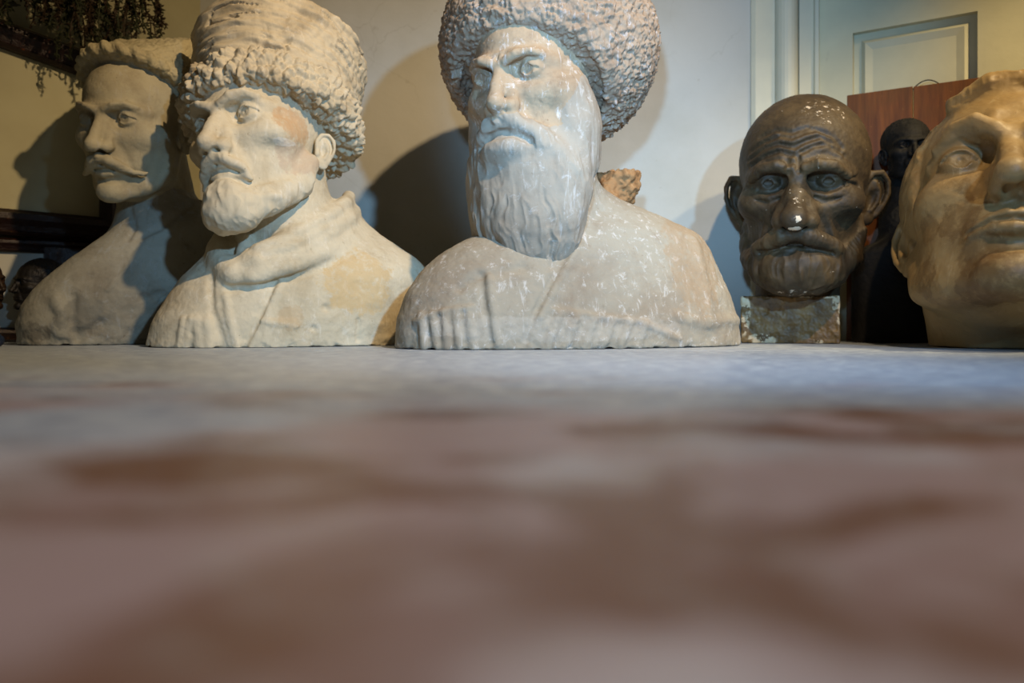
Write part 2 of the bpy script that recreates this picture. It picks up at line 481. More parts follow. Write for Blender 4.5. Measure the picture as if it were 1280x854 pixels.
    v.chain([(-mw, cor[1], cor[2]), (-mw * .5, -9.55 + ly, mz + .22), (-.35, -9.95 + ly, mz + .42), (0, -9.95 + ly, mz + .36), (.35, -9.95 + ly, mz + .42), (mw * .5, -9.55 + ly, mz + .22), cor], np.array([.2, .38, .42, .42, .42, .38, .2]) * q, .45, HEAD)
    v.chain([(-mw * .9, cor[1] - .1, cor[2] - .1), (-mw * .4, -9.55 + ly, mz - .5), (0, -9.75 + ly, mz - .6), (mw * .4, -9.55 + ly, mz - .5), (mw * .9, cor[1] - .1, cor[2] - .1)], np.array([.2, .48, .55, .48, .2]) * q, .45, HEAD)
    v.push([(-mw - .2, cor[1] + .1, cor[2]), (-mw * .5, -9.85 + ly, mz - .06), (0, -10.25 + ly, mz - .02), (mw * .5, -9.85 + ly, mz - .06), (mw + .2, cor[1] + .1, cor[2])], .2, -.38)
    v.push([(-1.6, -9.3 + ly, mz - 1.5), (0, -9.6 + ly, mz - 1.75), (1.6, -9.3 + ly, mz - 1.5)], .55, -.35)
    v.push([(0, -10.4 + ly, mz + 1.6), (0, -10.3 + ly, mz + .8)], .25, -.2)
    v.sym('push', [t + [ax + 1.0, 2.2, .4], (3.1, -8.7, -2.2), (3.5, -8.1, mz - .5)], .5, -P['fold'])
    v.sym('push', [(3.0, -8.6, .4), (4.0, -7.7, .0)], 1.0, .18)
    if P['frown']:
        v.sym('push', [(.75, -9.5, 4.0), (.95, -9.6, 5.2), (.8, -9.4, 6.2)], .28, -.3 * P['frown'])
        v.sym('push', [(1.5, -9.7, 4.6), (2.3, -9.5, 4.9)], .7, .35 * P['frown'])
    return P

def brow(v, pts, r, pid=BROW, k=.7):
    for sg in (-1, 1):
        v.chain([np.array(q, float) * [sg, 1, 1] for q in pts], r, k, pid)

def strands(V, fx, fz, seed, warp=.6):
    """hair locks: ridges that run mostly along z"""
    Pn = np.stack([V[:, 0] * fx, V[:, 1] * fx, V[:, 2] * fz], 1)
    Pn[:, 0] += warp * fbm(V * .35, 2, seed + 5); Pn[:, 1] += warp * fbm(V * .35 + 9, 2, seed + 6)
    a = vnoise(Pn, seed); b = vnoise(Pn * [2.1, 2.1, 1.4] + 31, seed + 1)
    return (1 - 2 * np.abs(a)) * .65 + (1 - 2 * np.abs(b)) * .35

def loft(v, rows, p=2.5, shear=.0, k=1.5, pid=0, zcut=0.0):
    """a bust's chest: stacked rounded sections (z, x0, x1, half depth, centre y) in local cm"""
    rows = sorted(rows); zs = np.array([r[0] for r in rows]); A = np.array(rows)
    def fn(x, y, z):
        zz = np.clip(z.ravel(), zs[0], zs[-1])
        n = max(3, int(2.2 / v.h)); ker = np.hanning(n + 2)[1:-1]; ker /= ker.sum()
        def I(c):
            zp = np.concatenate([np.linspace(zz[0] - 3, zz[0], n, endpoint=False), zz, np.linspace(zz[-1], zz[-1] + 3, n + 1)[1:]])
            q = np.convolve(np.interp(zp, zs, c), ker, 'same')
            return q[n:n + len(zz)][None, None, :]
        x0, x1, ry, cy = (I(A[:, i]) for i in (1, 2, 3, 4))
        cx, rx = (x0 + x1) / 2, (x1 - x0) / 2
        X, Y = (x - cx), (y - cy - shear * (x - cx))
        d = ((np.abs(X / rx) ** p + np.abs(Y / ry) ** p) ** (1 / p) - 1) * np.minimum(rx, ry) * .8
        return smax(np.maximum(d, z - zs[-1]), zcut - z + 0 * d, .3)
    lo = (A[:, 1].min(), (A[:, 4] - A[:, 3]).min() - abs(shear) * 30, zs[0]); hi = (A[:, 2].max(), (A[:, 4] + A[:, 3]).max() + abs(shear) * 30, zs[-1])
    v.put(fn, lo, hi, k, pid)

def rows_px(rows, Y, x0):
    """chest outline rows (picture row, left, right, half depth cm, y offset cm) read at depth Y, in cm about x0"""
    return [((CAM_H + (HORIZON - r[0]) * Y / F_PX) * 100, ((r[1] - 640) * Y / F_PX - x0) * 100, ((r[2] - 640) * Y / F_PX - x0) * 100, r[3], r[4]) for r in rows]

HB = ((-9, -13.5, -11), (9, 11, 14.5))

# ================================================================== bust with the long beard and the big wool hat (middle)
def bust_long_beard():
    Y0 = 1.31; x0 = .07
    root = empty('plaster_bust', (x0, Y0, 0), 'largest grey plaster bust in the middle, long bearded man in a round wool hat', 'bust')
    m_skin = plaster('plaster grey warm', (164, 144, 118), (112, 92, 72), (212, 210, 208), dirt_amt=.55, scuff_amt=.6, streak=.7)
    m_beard = plaster('plaster beard', (156, 147, 132), (118, 104, 88), (198, 195, 190), dirt_amt=.5, scuff_amt=.6, scuff_scale=60, streak=.4, rough=.95)
    m_hat = plaster('plaster hat', (150, 132, 112), (100, 78, 60), (200, 200, 202), dirt_amt=.7, scuff_amt=.6, scuff_scale=90, grain=.5)
    m_coat = plaster('plaster coat', (154, 147, 131), (124, 108, 90), (206, 204, 200), dirt_amt=.55, scuff_amt=.7, scuff_scale=70, streak=.5,
                     stains_or_shade=[((.215, -.02, .14), (.05, .12, .10), (150, 124, 92), .5), ((.0, -.16, .03), (.26, .1, .018), (196, 190, 180), .25)])
    m_hood = plaster('plaster bare brown', (150, 114, 76), (112, 80, 50), (190, 160, 120), dirt_amt=.7, scuff_amt=.4, grain=.8)
    v = Vol((-16.5, -15, -20), (17.5, 18, 24), .13 * Q, rotm(-29.1, 9.4, -2.1), (.044, 1.27, .384), .01248)
    face(v, brow_z=4.35, brow_r=1.05, frown=1.0, lid_up=.34, lid_lo=.42, tip=(0, -11.5, -.6), tip_r=1.0, ala_x=1.45, socket=1.05, fold=.35, skull_c=(0, .6, 4.9), gaze=(-.15, .05), cheek=1.05, lip=.4,
         nas=(-.15, -9.2, 3.3), mid=(-.1, -10.7, 1.3))
    v.push([(-.1, -9.6, 3.6), (-.2, -9.6, 5.5), (-.3, -9.2, 7.8)], .2, -.5)                 # the deep crease in the forehead
    v.sym('push', [(3.4, -8.9, 1.6), (4.9, -7.2, 1.5)], .6, -.16)
    brow(v, [(1.0, -9.75, 4.1), (2.3, -9.85, 4.75), (3.7, -9.05, 5.0), (4.9, -7.8, 4.5)], [.3, .36, .3, .12])
    # moustache, then the beard
    v.sym('chain', [(.3, -10.4, -2.3), (1.8, -10.3, -2.9), (3.4, -9.4, -4.4), (4.8, -8.0, -6.6), (5.4, -7.4, -8.8)], [.55, .75, .95, .95, .5], 1.4, MOUST)
    v.ell((0, -5.4, -10.0), (8.2, 5.8, 7.6), 2.0, BEARD)
    v.ell((0, -7.2, -14.8), (7.0, 4.7, 6.8), 2.0, BEARD)
    v.sym('ell', (6.2, -2.6, -4.4), (2.5, 3.6, 6.2), 1.6, BEARD)
    v.sym('push', [(6.6, -3.5, .5), (6.8, -3, 2.0)], 2.0, .5)
    v.ell((0, -10.2, -5.7), (3.0, 1.7, 1.6), 1.0, BEARD)                                     # tuft under the lip
    v.push([(-3.3, -10.4, -5.2), (-1.6, -10.9, -4.3), (0, -11.2, -4.1), (1.6, -10.9, -4.3), (3.3, -10.4, -5.2)], .42, -.75)
    # the hat: a wide woollen dome, cut away in front of the face
    hc = v.inv((.0605, 1.325, .490)); Rh = v.R.T
    r = np.array([14.3, 14.3, 13.5])
    n = np.array([0, -math.sin(math.radians(41)), -math.cos(math.radians(41))]); p0 = np.array([0, -9.6, 7.8])
    def hat(x, y, z):
        X, Y, Z = x - hc[0], y - hc[1], z - hc[2]
        X, Y, Z = (Rh[0, 0] * X + Rh[1, 0] * Y + Rh[2, 0] * Z, Rh[0, 1] * X + Rh[1, 1] * Y + Rh[2, 1] * Z, Rh[0, 2] * X + Rh[1, 2] * Y + Rh[2, 2] * Z)
        k0 = np.sqrt((X / r[0]) ** 2 + (Y / r[1]) ** 2 + (Z / r[2]) ** 2)
        d = (k0 - 1) * 13.7
        pl = n[0] * (x - p0[0]) + n[1] * (y - p0[1]) + n[2] * (z - p0[2])
        hd = (np.sqrt((x / 9.6) ** 2 + ((y - .3) / 11.6) ** 2 + ((z - 4.6) / 10.2) ** 2) - 1) * 10
        return smax(smax(d, pl, 1.6), -smax(hd, -(pl + 1.8), 1.0), .8)
    v.put(hat, hc - 14.5, hc + 14.5, .15, HAT)
    def disp(V, N, pid, soft):
        hw = soft(pid == HAT); bw = soft(pid == BEARD, 10); mw = soft(pid == MOUST, 8); sw = 1 - hw - bw - mw
        w1 = worley(V * 1.5 + .7 * np.stack([fbm(V * 1.0, 2, s) for s in (1, 2, 3)], 1), 4)
        wool = (.6 - w1) * .6 + .5 * fbm(V * 1.7, 3, 8)
        top = np.clip((V[:, 2] - 15) / 4, 0, 1)
        st = strands(V * [1, 1, 1], .7, .12, 3)
        low = np.clip((-V[:, 2] - 8) / 6, 0, 1)
        wool = wool * np.clip(.75 + .7 * fbm(V * .3, 2, 40), .25, 1.2) + .25 * strands(V[:, [2, 1, 0]], .8, .35, 44)
        return hw * wool * (1 - .6 * top) * .8 + bw * (st * (.15 + .13 * low) + .3 * fbm(V * .3, 2, 5)) + mw * st * .36 + sw * (.05 * fbm(V * 1.2, 3, 2) + .03 * fbm(V * 4, 2, 9))
    emit(v, root, PART, {HEAD: m_skin, EAR: m_skin, EYE: m_skin, MOUST: m_beard, BEARD: m_beard, BROW: m_skin, HAT: m_hat}, disp)
    # chest
    t = Vol((-27, -24, -1), (34, 24, 30), .2 * Q, None, (x0, Y0, 0))
    R = rows_px([(434, 503, 938, 15.5, 0), (400, 507, 934, 15.5, 0), (370, 515, 925, 15.0, .5), (345, 531, 913, 14.2, .8), (322, 556, 902, 13.2, 1.2), (303, 585, 894, 12, 1.8),
                 (290, 612, 884, 11, 2.2), (280, 630, 862, 10, 2.6), (268, 652, 832, 9, 3.0), (255, 668, 795, 8, 3.2), (240, 680, 765, 7, 3.4)], Y0, x0)
    loft(t, R, 2.5, .28)
    a = v.world(np.array([[0, 1.5, -4], [0, 1.0, -12]])); a = (a - t.t) * 100
    t.chain([a[0], a[1], (a[1][0] + .5, a[1][1] + 1.5, a[1][2] - 8)], [7.2, 7.4, 9], 2.5)
    # rough piece of bare brown plaster at the nape
    hp = (np.array([(775 - 640) / F_PX * 1.40, 1.40, CAM_H + (HORIZON - 226) * 1.40 / F_PX]) - t.t) * 100
    t.ell(hp, (3.3, 5, 4.6), .8, HOOD); t.ell(hp + [-2.5, -2.0, -4.0], (2.4, 3.5, 4.2), 1.0, HOOD); t.ell(hp + [-1.4, .5, 2.8], (2.2, 3, 3.0), .8, HOOD); t.ell(hp + [-3.0, 0, 1.0], (2.2, 3, 3.6), .8, HOOD)
    # chest details: cartridge tubes in two rows, the collar edge, the coat's opening
    for x in (527, 541, 555, 570, 586): t.draw([(x, 395 - (x - 527) * .1), (x + 4, 433)], .55, .55, TUBE)
    for x in (700, 722, 744, 766, 788, 808): t.draw([(x - 2, 396 + (x - 700) * .09), (x - 16 + (x - 700) * .04, 433)], .62, .85, TUBE)
    t.draw([(520, 403), (545, 390), (590, 384)], .45, .3); t.draw([(690, 388), (740, 394), (800, 402), (850, 424)], .5, .3)
    t.draw([(600, 345), (606, 385), (613, 430)], .5, -.25); t.draw([(611, 345), (616, 385), (622, 430)], .45, .5)
    t.draw([(722, 292), (700, 330), (668, 392), (655, 432)], .45, -.45); t.draw([(730, 296), (708, 336), (676, 396)], .5, .4)
    t.draw([(655, 335), (600, 345), (575, 360)], .7, -.35); t.draw([(690, 332), (735, 290), (752, 262)], .8, -.4)
    t.draw([(845, 395), (880, 405), (936, 398)], .8, .3); t.draw([(868, 300), (880, 350), (888, 400)], 1.2, .35)
    def disp2(V, N, pid, soft):
        hw = soft(pid == HOOD, 4)
        edge = np.exp(-np.clip(V[:, 2], 0, 9) / 1.0)
        return .16 * fbm(V * .22, 2, 3) + .10 * fbm(V * .9, 3, 4) + hw * .7 * fbm(V * .8, 3, 7) - edge * .5 * np.clip(fbm(V * .6, 3, 12) + .1, 0, 1) + .03 * fbm(V * 3, 2, 5)
    emit(t, root, {0: 'torso', HOOD: 'hood', TUBE: 'cartridge_tube'}, {0: m_coat, HOOD: m_hood, TUBE: m_coat}, disp2)

# ================================================================== bust with the tall hat and trimmed beard
def bust_tall_hat():
    Y0 = 1.37; x0 = -.36
    root = empty('plaster_bust', (x0, Y0, 0), 'cream plaster bust of a short bearded man in a tall rolled brim wool hat', 'bust')
    base, dirt, sc = (204, 194, 168), (150, 134, 104), (226, 222, 208)
    m = plaster('plaster cream', base, dirt, sc, dirt_amt=.3, scuff_amt=.35)
    hx = np.array([-.399, 1.32, .304]) - np.array([x0, Y0, 0])
    Rh = rotm(-20.2, -3.7, -9.9)
    def at(p): return tuple(hx + .01304 * Rh @ np.array(p))
    m_skin = plaster('plaster cream rubbed', base, dirt, sc, dirt_amt=.25, scuff_amt=.35,
                     stains_or_shade=[(at((6.0, -4.0, 1.8)), (.035, .04, .030), (190, 152, 110), .65), (at((6.4, -3.5, -2.2)), (.034, .045, .026), (186, 162, 138), .55), (at((6, -5.5, -.6)), (.016, .05, .005), (224, 218, 204), .7)])
    m_hat = plaster('plaster cream hat', (200, 188, 160), (140, 122, 92), (222, 216, 200), dirt_amt=.5, scuff_amt=.4, grain=.5)
    m_coat = plaster('plaster cream coat', base, dirt, sc, dirt_amt=.3, scuff_amt=.35,
                     stains_or_shade=[((.11, -.06, .10), (.05, .1, .05), (194, 164, 110), .6), ((.02, -.15, .045), (.02, .1, .02), (176, 150, 112), .4)])
    v = Vol((-14, -16, -13), (15, 16, 22), .13 * Q, Rh, (-.399, 1.32, .304), .01304)
    face(v, brow_z=4.3, brow_r=1.0, lid_up=.55, lid_lo=.5, tip=(0, -11.7, -.75), tip_r=.95, mouth_z=-3.8, mouth_w=2.7, mouth_droop=.8, lip=.9, fold=.4, cheek=1.15, socket=1.12, frown=.3, gaze=(-.2, .1),
         nas=(0, -9.1, 3.2), mid=(0, -10.7, 1.2), low_r=(5.9, 5.7, 6.4), jaw=.95)
    v.sym('push', [(4.9, -6.6, -1.2), (4.6, -6.6, -3.4)], 1.5, -.55)                        # hollow of the cheek
    brow(v, [(.9, -9.6, 4.3), (2.2, -9.75, 5.0), (3.6, -9.0, 5.3), (4.8, -7.8, 4.8)], [.35, .42, .36, .18])
    v.sym('chain', [(.25, -10.6, -2.3), (1.4, -10.4, -2.7), (2.7, -9.4, -3.7), (3.3, -8.6, -5.0)], [.4, .5, .42, .2], .9, MOUST)
    v.ell((0, -8.6, -8.2), (3.3, 2.7, 2.7), 1.2, BEARD); v.ell((0, -9.6, -6.5), (2.1, 1.5, 1.5), .9, BEARD)
    v.sym('chain', [(1.5, -8.3, -8.2), (4.2, -5.6, -7.0), (5.7, -2.4, -4.8), (6.3, -.9, -2.0)], [1.9, 1.5, 1.15, .8], 1.2, BEARD)
    v.push([(-3.4, -9.2, -4.6), (-1.6, -10.2, -4.1), (0, -10.5, -4.0), (1.6, -10.2, -4.1), (3.4, -9.2, -4.6)], .3, -.4)
    for sg in (-1, 1): ear(v, sg, (7.1, 1.0, -.3), .72, flare=36)
    # hat: a drum leaning back with a thick rolled brim
    A = rotm(0, -19, 0); hc = np.array([0, 1.6, 5.2])
    def loc(x, y, z):
        X, Y, Z = x - hc[0], y - hc[1], z - hc[2]
        return (A[0, 0] * X + A[1, 0] * Y + A[2, 0] * Z, A[0, 1] * X + A[1, 1] * Y + A[2, 1] * Z, A[0, 2] * X + A[1, 2] * Y + A[2, 2] * Z)
    def drum(x, y, z):
        X, Y, Z = loc(x, y, z); rr = np.sqrt(X * X + (Y / 1.06) ** 2)
        return smax(rr - (9.9 + .1 * Z), np.abs(Z - 5.0) - 6.6, .7)
    def brim(x, y, z):
        X, Y, Z = loc(x, y, z); rr = np.sqrt(X * X + (Y / 1.06) ** 2)
        dx = np.maximum(np.abs(rr - 8.1) - 1.6, 0); dz = np.maximum(np.abs(Z - .5) - 1.0, 0)
        return np.sqrt(dx * dx + dz * dz) - 1.25
    v.put(drum, hc - [13, 13, 8], hc + [13, 14, 17], .2, HAT)
    v.put(brim, hc - [13, 13, 8], hc + [13, 14, 10], .5, BAND)
    def disp(V, N, pid, soft):
        hw = soft(pid == HAT, 5); rw = soft(pid == BAND, 4); bw = soft(pid == BEARD, 9); mw = soft(pid == MOUST, 6); sw = np.clip(1 - hw - bw - mw - rw, 0, 1)
        L = (V - hc) @ A
        th = np.arctan2(L[:, 0], -L[:, 1]) * 9.5
        P2 = np.stack([th * .22, L[:, 2] * 1.1 + .12 * th + .5 * fbm(V * .25, 2, 2), 0 * th], 1)
        lay = fbm(P2, 3, 6); cut = -np.clip(.12 - np.abs(fbm(P2 * [.9, .9, 1] + 7, 2, 21)), 0, .12) * 5 * np.clip(vnoise(P2 * [1.6, .4, 1] + 3, 33) * 3 + .4, 0, 1)
        w1 = worley(np.stack([th * 1.05, L[:, 2] * .8, np.hypot(L[:, 0], L[:, 1]) * .7], 1) + .35 * np.stack([fbm(V, 2, s) for s in (1, 2, 3)], 1), 4)
        wool = (.6 - w1) * 1.15 + .25 * fbm(V * 2.2, 3, 8)
        st = strands(V, .8, .35, 3)
        back = np.clip((L[:, 0] - 2) / 6, 0, 1)
        return hw * (.55 * lay + cut + back * .35 * (.6 - w1)) + rw * wool * 1.05 + bw * (st * .16 + .22 * fbm(V * .7, 2, 5)) + mw * st * .12 + sw * (.06 * fbm(V * 1.1, 3, 2) + .03 * fbm(V * 4, 2, 9))
    emit(v, root, PART, {HEAD: m_skin, EAR: m_skin, EYE: m_skin, MOUST: m_skin, BEARD: m_skin, BROW: m_skin, HAT: m_hat, BAND: m_hat}, disp)
    t = Vol((-24, -22, -1), (30, 24, 32), .2 * Q, None, (x0, Y0, 0))
    R = rows_px([(431, 212, 512, 14.5, 0), (400, 222, 522, 14.5, 0), (370, 237, 530, 13.8, .4), (350, 250, 533, 13.0, .8), (335, 262, 530, 12.2, 1.2), (320, 275, 515, 11.2, 1.6),
                 (305, 290, 492, 10.2, 2.2), (290, 300, 470, 9.2, 2.6), (275, 310, 452, 8.4, 3.0), (262, 320, 440, 7.6, 3.2), (250, 325, 430, 7, 3.4)], Y0, x0)
    loft(t, R, 2.4, .3)
    a = (v.world(np.array([[.3, 2.0, -1], [.3, 2.2, -9]])) - t.t) * 100
    t.chain([a[0], a[1], a[1] + [.5, .8, -9]], [6.9, 7.3, 9], 1.5)
    # the standing collar: a thick band that dips to the throat
    W = lambda px, py, Y: (np.array([(px - 640) / F_PX * Y, Y, CAM_H + (HORIZON - py) * Y / F_PX]) - t.t) * 100
    lo_ = [W(284, 348, 1.236), W(318, 346, 1.222), W(362, 333, 1.238), W(403, 316, 1.28), W(436, 298, 1.34), W(446, 285, 1.41)]
    up_ = [W(296, 330, 1.240), W(330, 311, 1.240), W(372, 290, 1.262), W(408, 270, 1.31), W(432, 254, 1.37), W(436, 246, 1.43)]
    md_ = [(a_ + b_) / 2 for a_, b_ in zip(lo_, up_)]
    t.chain(md_, [1.6, 1.7, 1.7, 1.7, 1.6, 1.5], 1.0, COLLAR); t.chain(lo_, 1.35, 1.3, COLLAR); t.chain(up_, [1.0, 1.15, 1.15, 1.1, 1.1, 1.1], 1.3, COLLAR)
    pts = [W(292, 342, 1.228), W(276, 330, 1.25), W(272, 312, 1.29), W(282, 296, 1.35), W(300, 280, 1.42)]
    t.chain(pts, [1.9, 1.9, 1.8, 1.7, 1.7], .9, COLLAR)
    t.chain([W(300, 290, 1.285), W(308, 300, 1.265), W(305, 318, 1.25)], [1.0, 1.1, 1.1], .5, COLLAR)
    t.draw([(283, 362), (330, 356), (385, 342), (440, 318)], .6, -.55)
    t.draw([(330, 320), (370, 312), (420, 284)], .5, -.25); t.draw([(300, 312), (350, 300), (425, 262)], .8, .35)
    # coat opening and the two cartridge pockets
    t.draw([(263, 350), (266, 390), (280, 433)], .45, -.55); t.draw([(281, 362), (287, 400), (296, 433)], .5, .5); t.draw([(345, 352), (325, 395), (306, 433)], .5, -.5)
    t.draw([(352, 352), (333, 395), (314, 433)], .6, .45)
    for x in (224, 232): t.draw([(x + 6, 400), (x, 433)], .45, .5, TUBE)
    for x in (246, 258): t.draw([(x + 1, 402), (x + 3, 433)], .7, .6, TUBE)
    for x in (336, 350, 365): t.draw([(x, 405), (x - 9, 431)], .75, .65, TUBE)
    t.draw([(328, 401), (372, 408)], .4, .4); t.draw([(448, 400), (447, 425)], .3, -.3); t.draw([(407, 385), (407.5, 385.5)], .5, -.6); t.draw([(391, 411), (391.5, 411)], .4, -.5)
    t.draw([(470, 330), (475, 380), (483, 430)], 1.4, .4)
    def disp2(V, N, pid, soft):
        edge = np.exp(-np.clip(V[:, 2], 0, 9) / 1.0)
        return .14 * fbm(V * .25, 2, 13) + .09 * fbm(V * .9, 3, 14) - edge * .5 * np.clip(fbm(V * .6, 3, 12) + .1, 0, 1) + .035 * fbm(V * 3, 2, 5)
    emit(t, root, {0: 'torso', COLLAR: 'collar', TUBE: 'cartridge_tube'}, {0: m_coat, COLLAR: m, TUBE: m_coat}, disp2)

# ================================================================== bust with the curled moustache and low cap (left)
def bust_moustache():
    Y0 = 1.46; x0 = -.72
    root = empty('plaster_bust', (x0, Y0, 0), 'left plaster bust of a man with curled moustache and low lambskin cap', 'bust')
    base, dirt, sc = (170, 162, 134), (112, 100, 78), (176, 174, 164)
    Rh = rotm(-9.8, 12, 1.9)
    m_skin = plaster('plaster dusty', base, dirt, sc, dirt_amt=.25, scuff_amt=.3)
    m_hat = plaster('plaster dusty cap', (174, 164, 130), (112, 100, 74), (180, 174, 156), dirt_amt=.4, scuff_amt=.3, grain=.5)
    m_coat = plaster('plaster dusty torso', (150, 148, 134), (96, 86, 70), (160, 166, 168), dirt_amt=.5, scuff_amt=.5,
                     stains_or_shade=[((-.17, -.1, .06), (.045, .12, .05), (110, 92, 64), .75), ((.02, -.2, .05), (.05, .1, .04), (112, 112, 104), .6), ((-.06, -.2, .02), (.03, .1, .022), (90, 84, 74), .6)])
    v = Vol((-13, -15, -12), (14, 17, 19), .125 * Q, Rh, (-.657, 1.42, .36), .0113)
    face(v, brow_z=4.4, brow_r=.85, lid_up=.52, lid_lo=.52, tip=(0, -11.75, -.55), tip_r=.98, ala_x=1.35, mouth_z=-4.1, mouth_w=2.5, lip=1.1, mouth_droop=.3, fold=.3, gaze=(-.12, .15),
         nas=(0, -9.1, 3.3), mid=(0, -10.7, 1.2), skull_c=(0, .6, 5.3), chin_r=(1.9, 1.5, 1.5), low_r=(6.2, 5.7, 6.8))
    brow(v, [(.9, -9.45, 4.5), (2.2, -9.6, 5.1), (3.6, -8.9, 5.3), (4.9, -7.6, 4.7)], [.25, .32, .3, .15])
    v.sym('chain', [(.2, -10.6, -2.4), (1.3, -10.4, -2.8), (2.5, -9.6, -3.7), (3.8, -8.5, -4.6), (4.7, -7.7, -4.8), (5.2, -7.2, -4.7)], [.55, .7, .62, .42, .28, .14], .7, MOUST)
    for sg in (-1, 1): ear(v, sg, (7.2, .9, .9), .95, flare=22)
    v.chain([(0, 1.5, -3), (0, 3.0, -14)], [5.6, 6.2], 1.2)
    # cap: low dome with a rolled lambskin edge
    A = rotm(0, -37, 0); hc = np.array([0, .9, 6.6])
    def loc(x, y, z):
        X, Y, Z = x - hc[0], y - hc[1], z - hc[2]
        return (A[0, 0] * X + A[1, 0] * Y + A[2, 0] * Z, A[0, 1] * X + A[1, 1] * Y + A[2, 1] * Z, A[0, 2] * X + A[1, 2] * Y + A[2, 2] * Z)
    def cap(x, y, z):
        X, Y, Z = loc(x, y, z)
        rr = np.sqrt((X / 8.4) ** 2 + (Y / 10.2) ** 2)
        return smax((rr - 1) * 8.4 + .07 * Z, np.maximum(np.maximum((Z - 12.6 - 1.25 * Y) * .62, Z - 10.5), -Z), 1.2)
    def roll(x, y, z):
        X, Y, Z = loc(x, y, z); k = np.sqrt((X / 8.2) ** 2 + (Y / 9.8) ** 2) + 1e-6
        d = (k - 1) * np.sqrt(X * X + Y * Y) / k
        return np.sqrt(d * d + ((Z - .9) * .85) ** 2) - .85
    v.put(cap, hc - [12, 13, 10], hc + [12, 14, 14], .2, HAT)
    v.put(roll, hc - [12, 13, 10], hc + [12, 14, 10], .3, BAND)
    def disp(V, N, pid, soft):
        hw = soft(pid == HAT, 5); rw = soft(pid == BAND, 4); mw = soft(pid == MOUST, 6); sw = np.clip(1 - hw - mw - rw, 0, 1)
        L = (V - hc) @ A; th = np.arctan2(L[:, 0], -L[:, 1]) * 9
        tw = np.sin(th * 3.2 + 1.6 * L[:, 2] + 1.0 * fbm(V * .4, 2, 3))
        st = strands(V[:, [2, 1, 0]], 1.2, .3, 3)
        w1 = worley(V * 1.0 + .4 * np.stack([fbm(V, 2, s) for s in (1, 2, 3)], 1), 4)
        return hw * ((.6 - w1) * .4 + .15 * fbm(V * 2, 3, 4)) + rw * (.17 * tw + .16 * fbm(V * 2.5, 2, 5)) + mw * st * .12 + sw * (.04 * fbm(V * 1.1, 3, 2) + .02 * fbm(V * 4, 2, 9))
    emit(v, root, PART, {HEAD: m_skin, EAR: m_skin, EYE: m_skin, MOUST: m_skin, BROW: m_skin, HAT: m_hat, BAND: m_hat}, disp)
    t = Vol((-22, -24, -1), (32, 24, 40), .2 * Q, None, (x0, Y0, 0))
    R = rows_px([(430, 57, 225, 13.5, 0), (405, 58, 238, 14, 0), (385, 63, 250, 14, .2), (365, 76, 262, 13.8, .5), (348, 91, 275, 13, .8), (330, 110, 290, 12, 1.2),
                 (312, 130, 298, 10.8, 1.8), (296, 146, 300, 9.6, 2.4), (280, 156, 292, 8.6, 3.0), (265, 160, 278, 8, 3.4), (250, 165, 262, 7.4, 3.6)], Y0, x0)
    loft(t, R, 2.4, .32)
    a = (v.world(np.array([[0, 1.5, -3], [0, 2.6, -10]])) - t.t) * 100
    t.chain([a[0], a[1], a[1] + [.5, 1.0, -9]], [6.3, 6.8, 9], 2.0)
    t.draw([(163, 262), (168, 285), (160, 300)], .4, -.6); t.draw([(170, 300), (200, 285), (240, 255)], .5, -.35); t.draw([(158, 335), (185, 300), (215, 285)], .5, .3)
    t.draw([(135, 362), (150, 345), (158, 335)], .35, .35)
    t.draw([(180, 372), (200, 368), (212, 375)], .7, -.6); t.draw([(186, 366), (195, 374)], .5, .6); t.draw([(70, 375), (80, 395), (72, 415)], 1.0, .7); t.draw([(100, 420), (125, 405)], .8, -.6)
    t.draw([(92, 372), (90, 400), (98, 425)], .6, -.5)
    def disp2(V, N, pid, soft):
        edge = np.exp(-np.clip(V[:, 2], 0, 9) / 2.5)
        left = np.clip((-V[:, 0] - 14) / 5, 0, 1)
        return .14 * fbm(V * .25, 2, 23) + .07 * fbm(V * .9, 3, 24) + (edge + left) * .5 * fbm(V * .55, 3, 12) + .03 * fbm(V * 3, 2, 5)
    emit(t, root, {0: 'torso'}, {0: m_coat}, disp2)

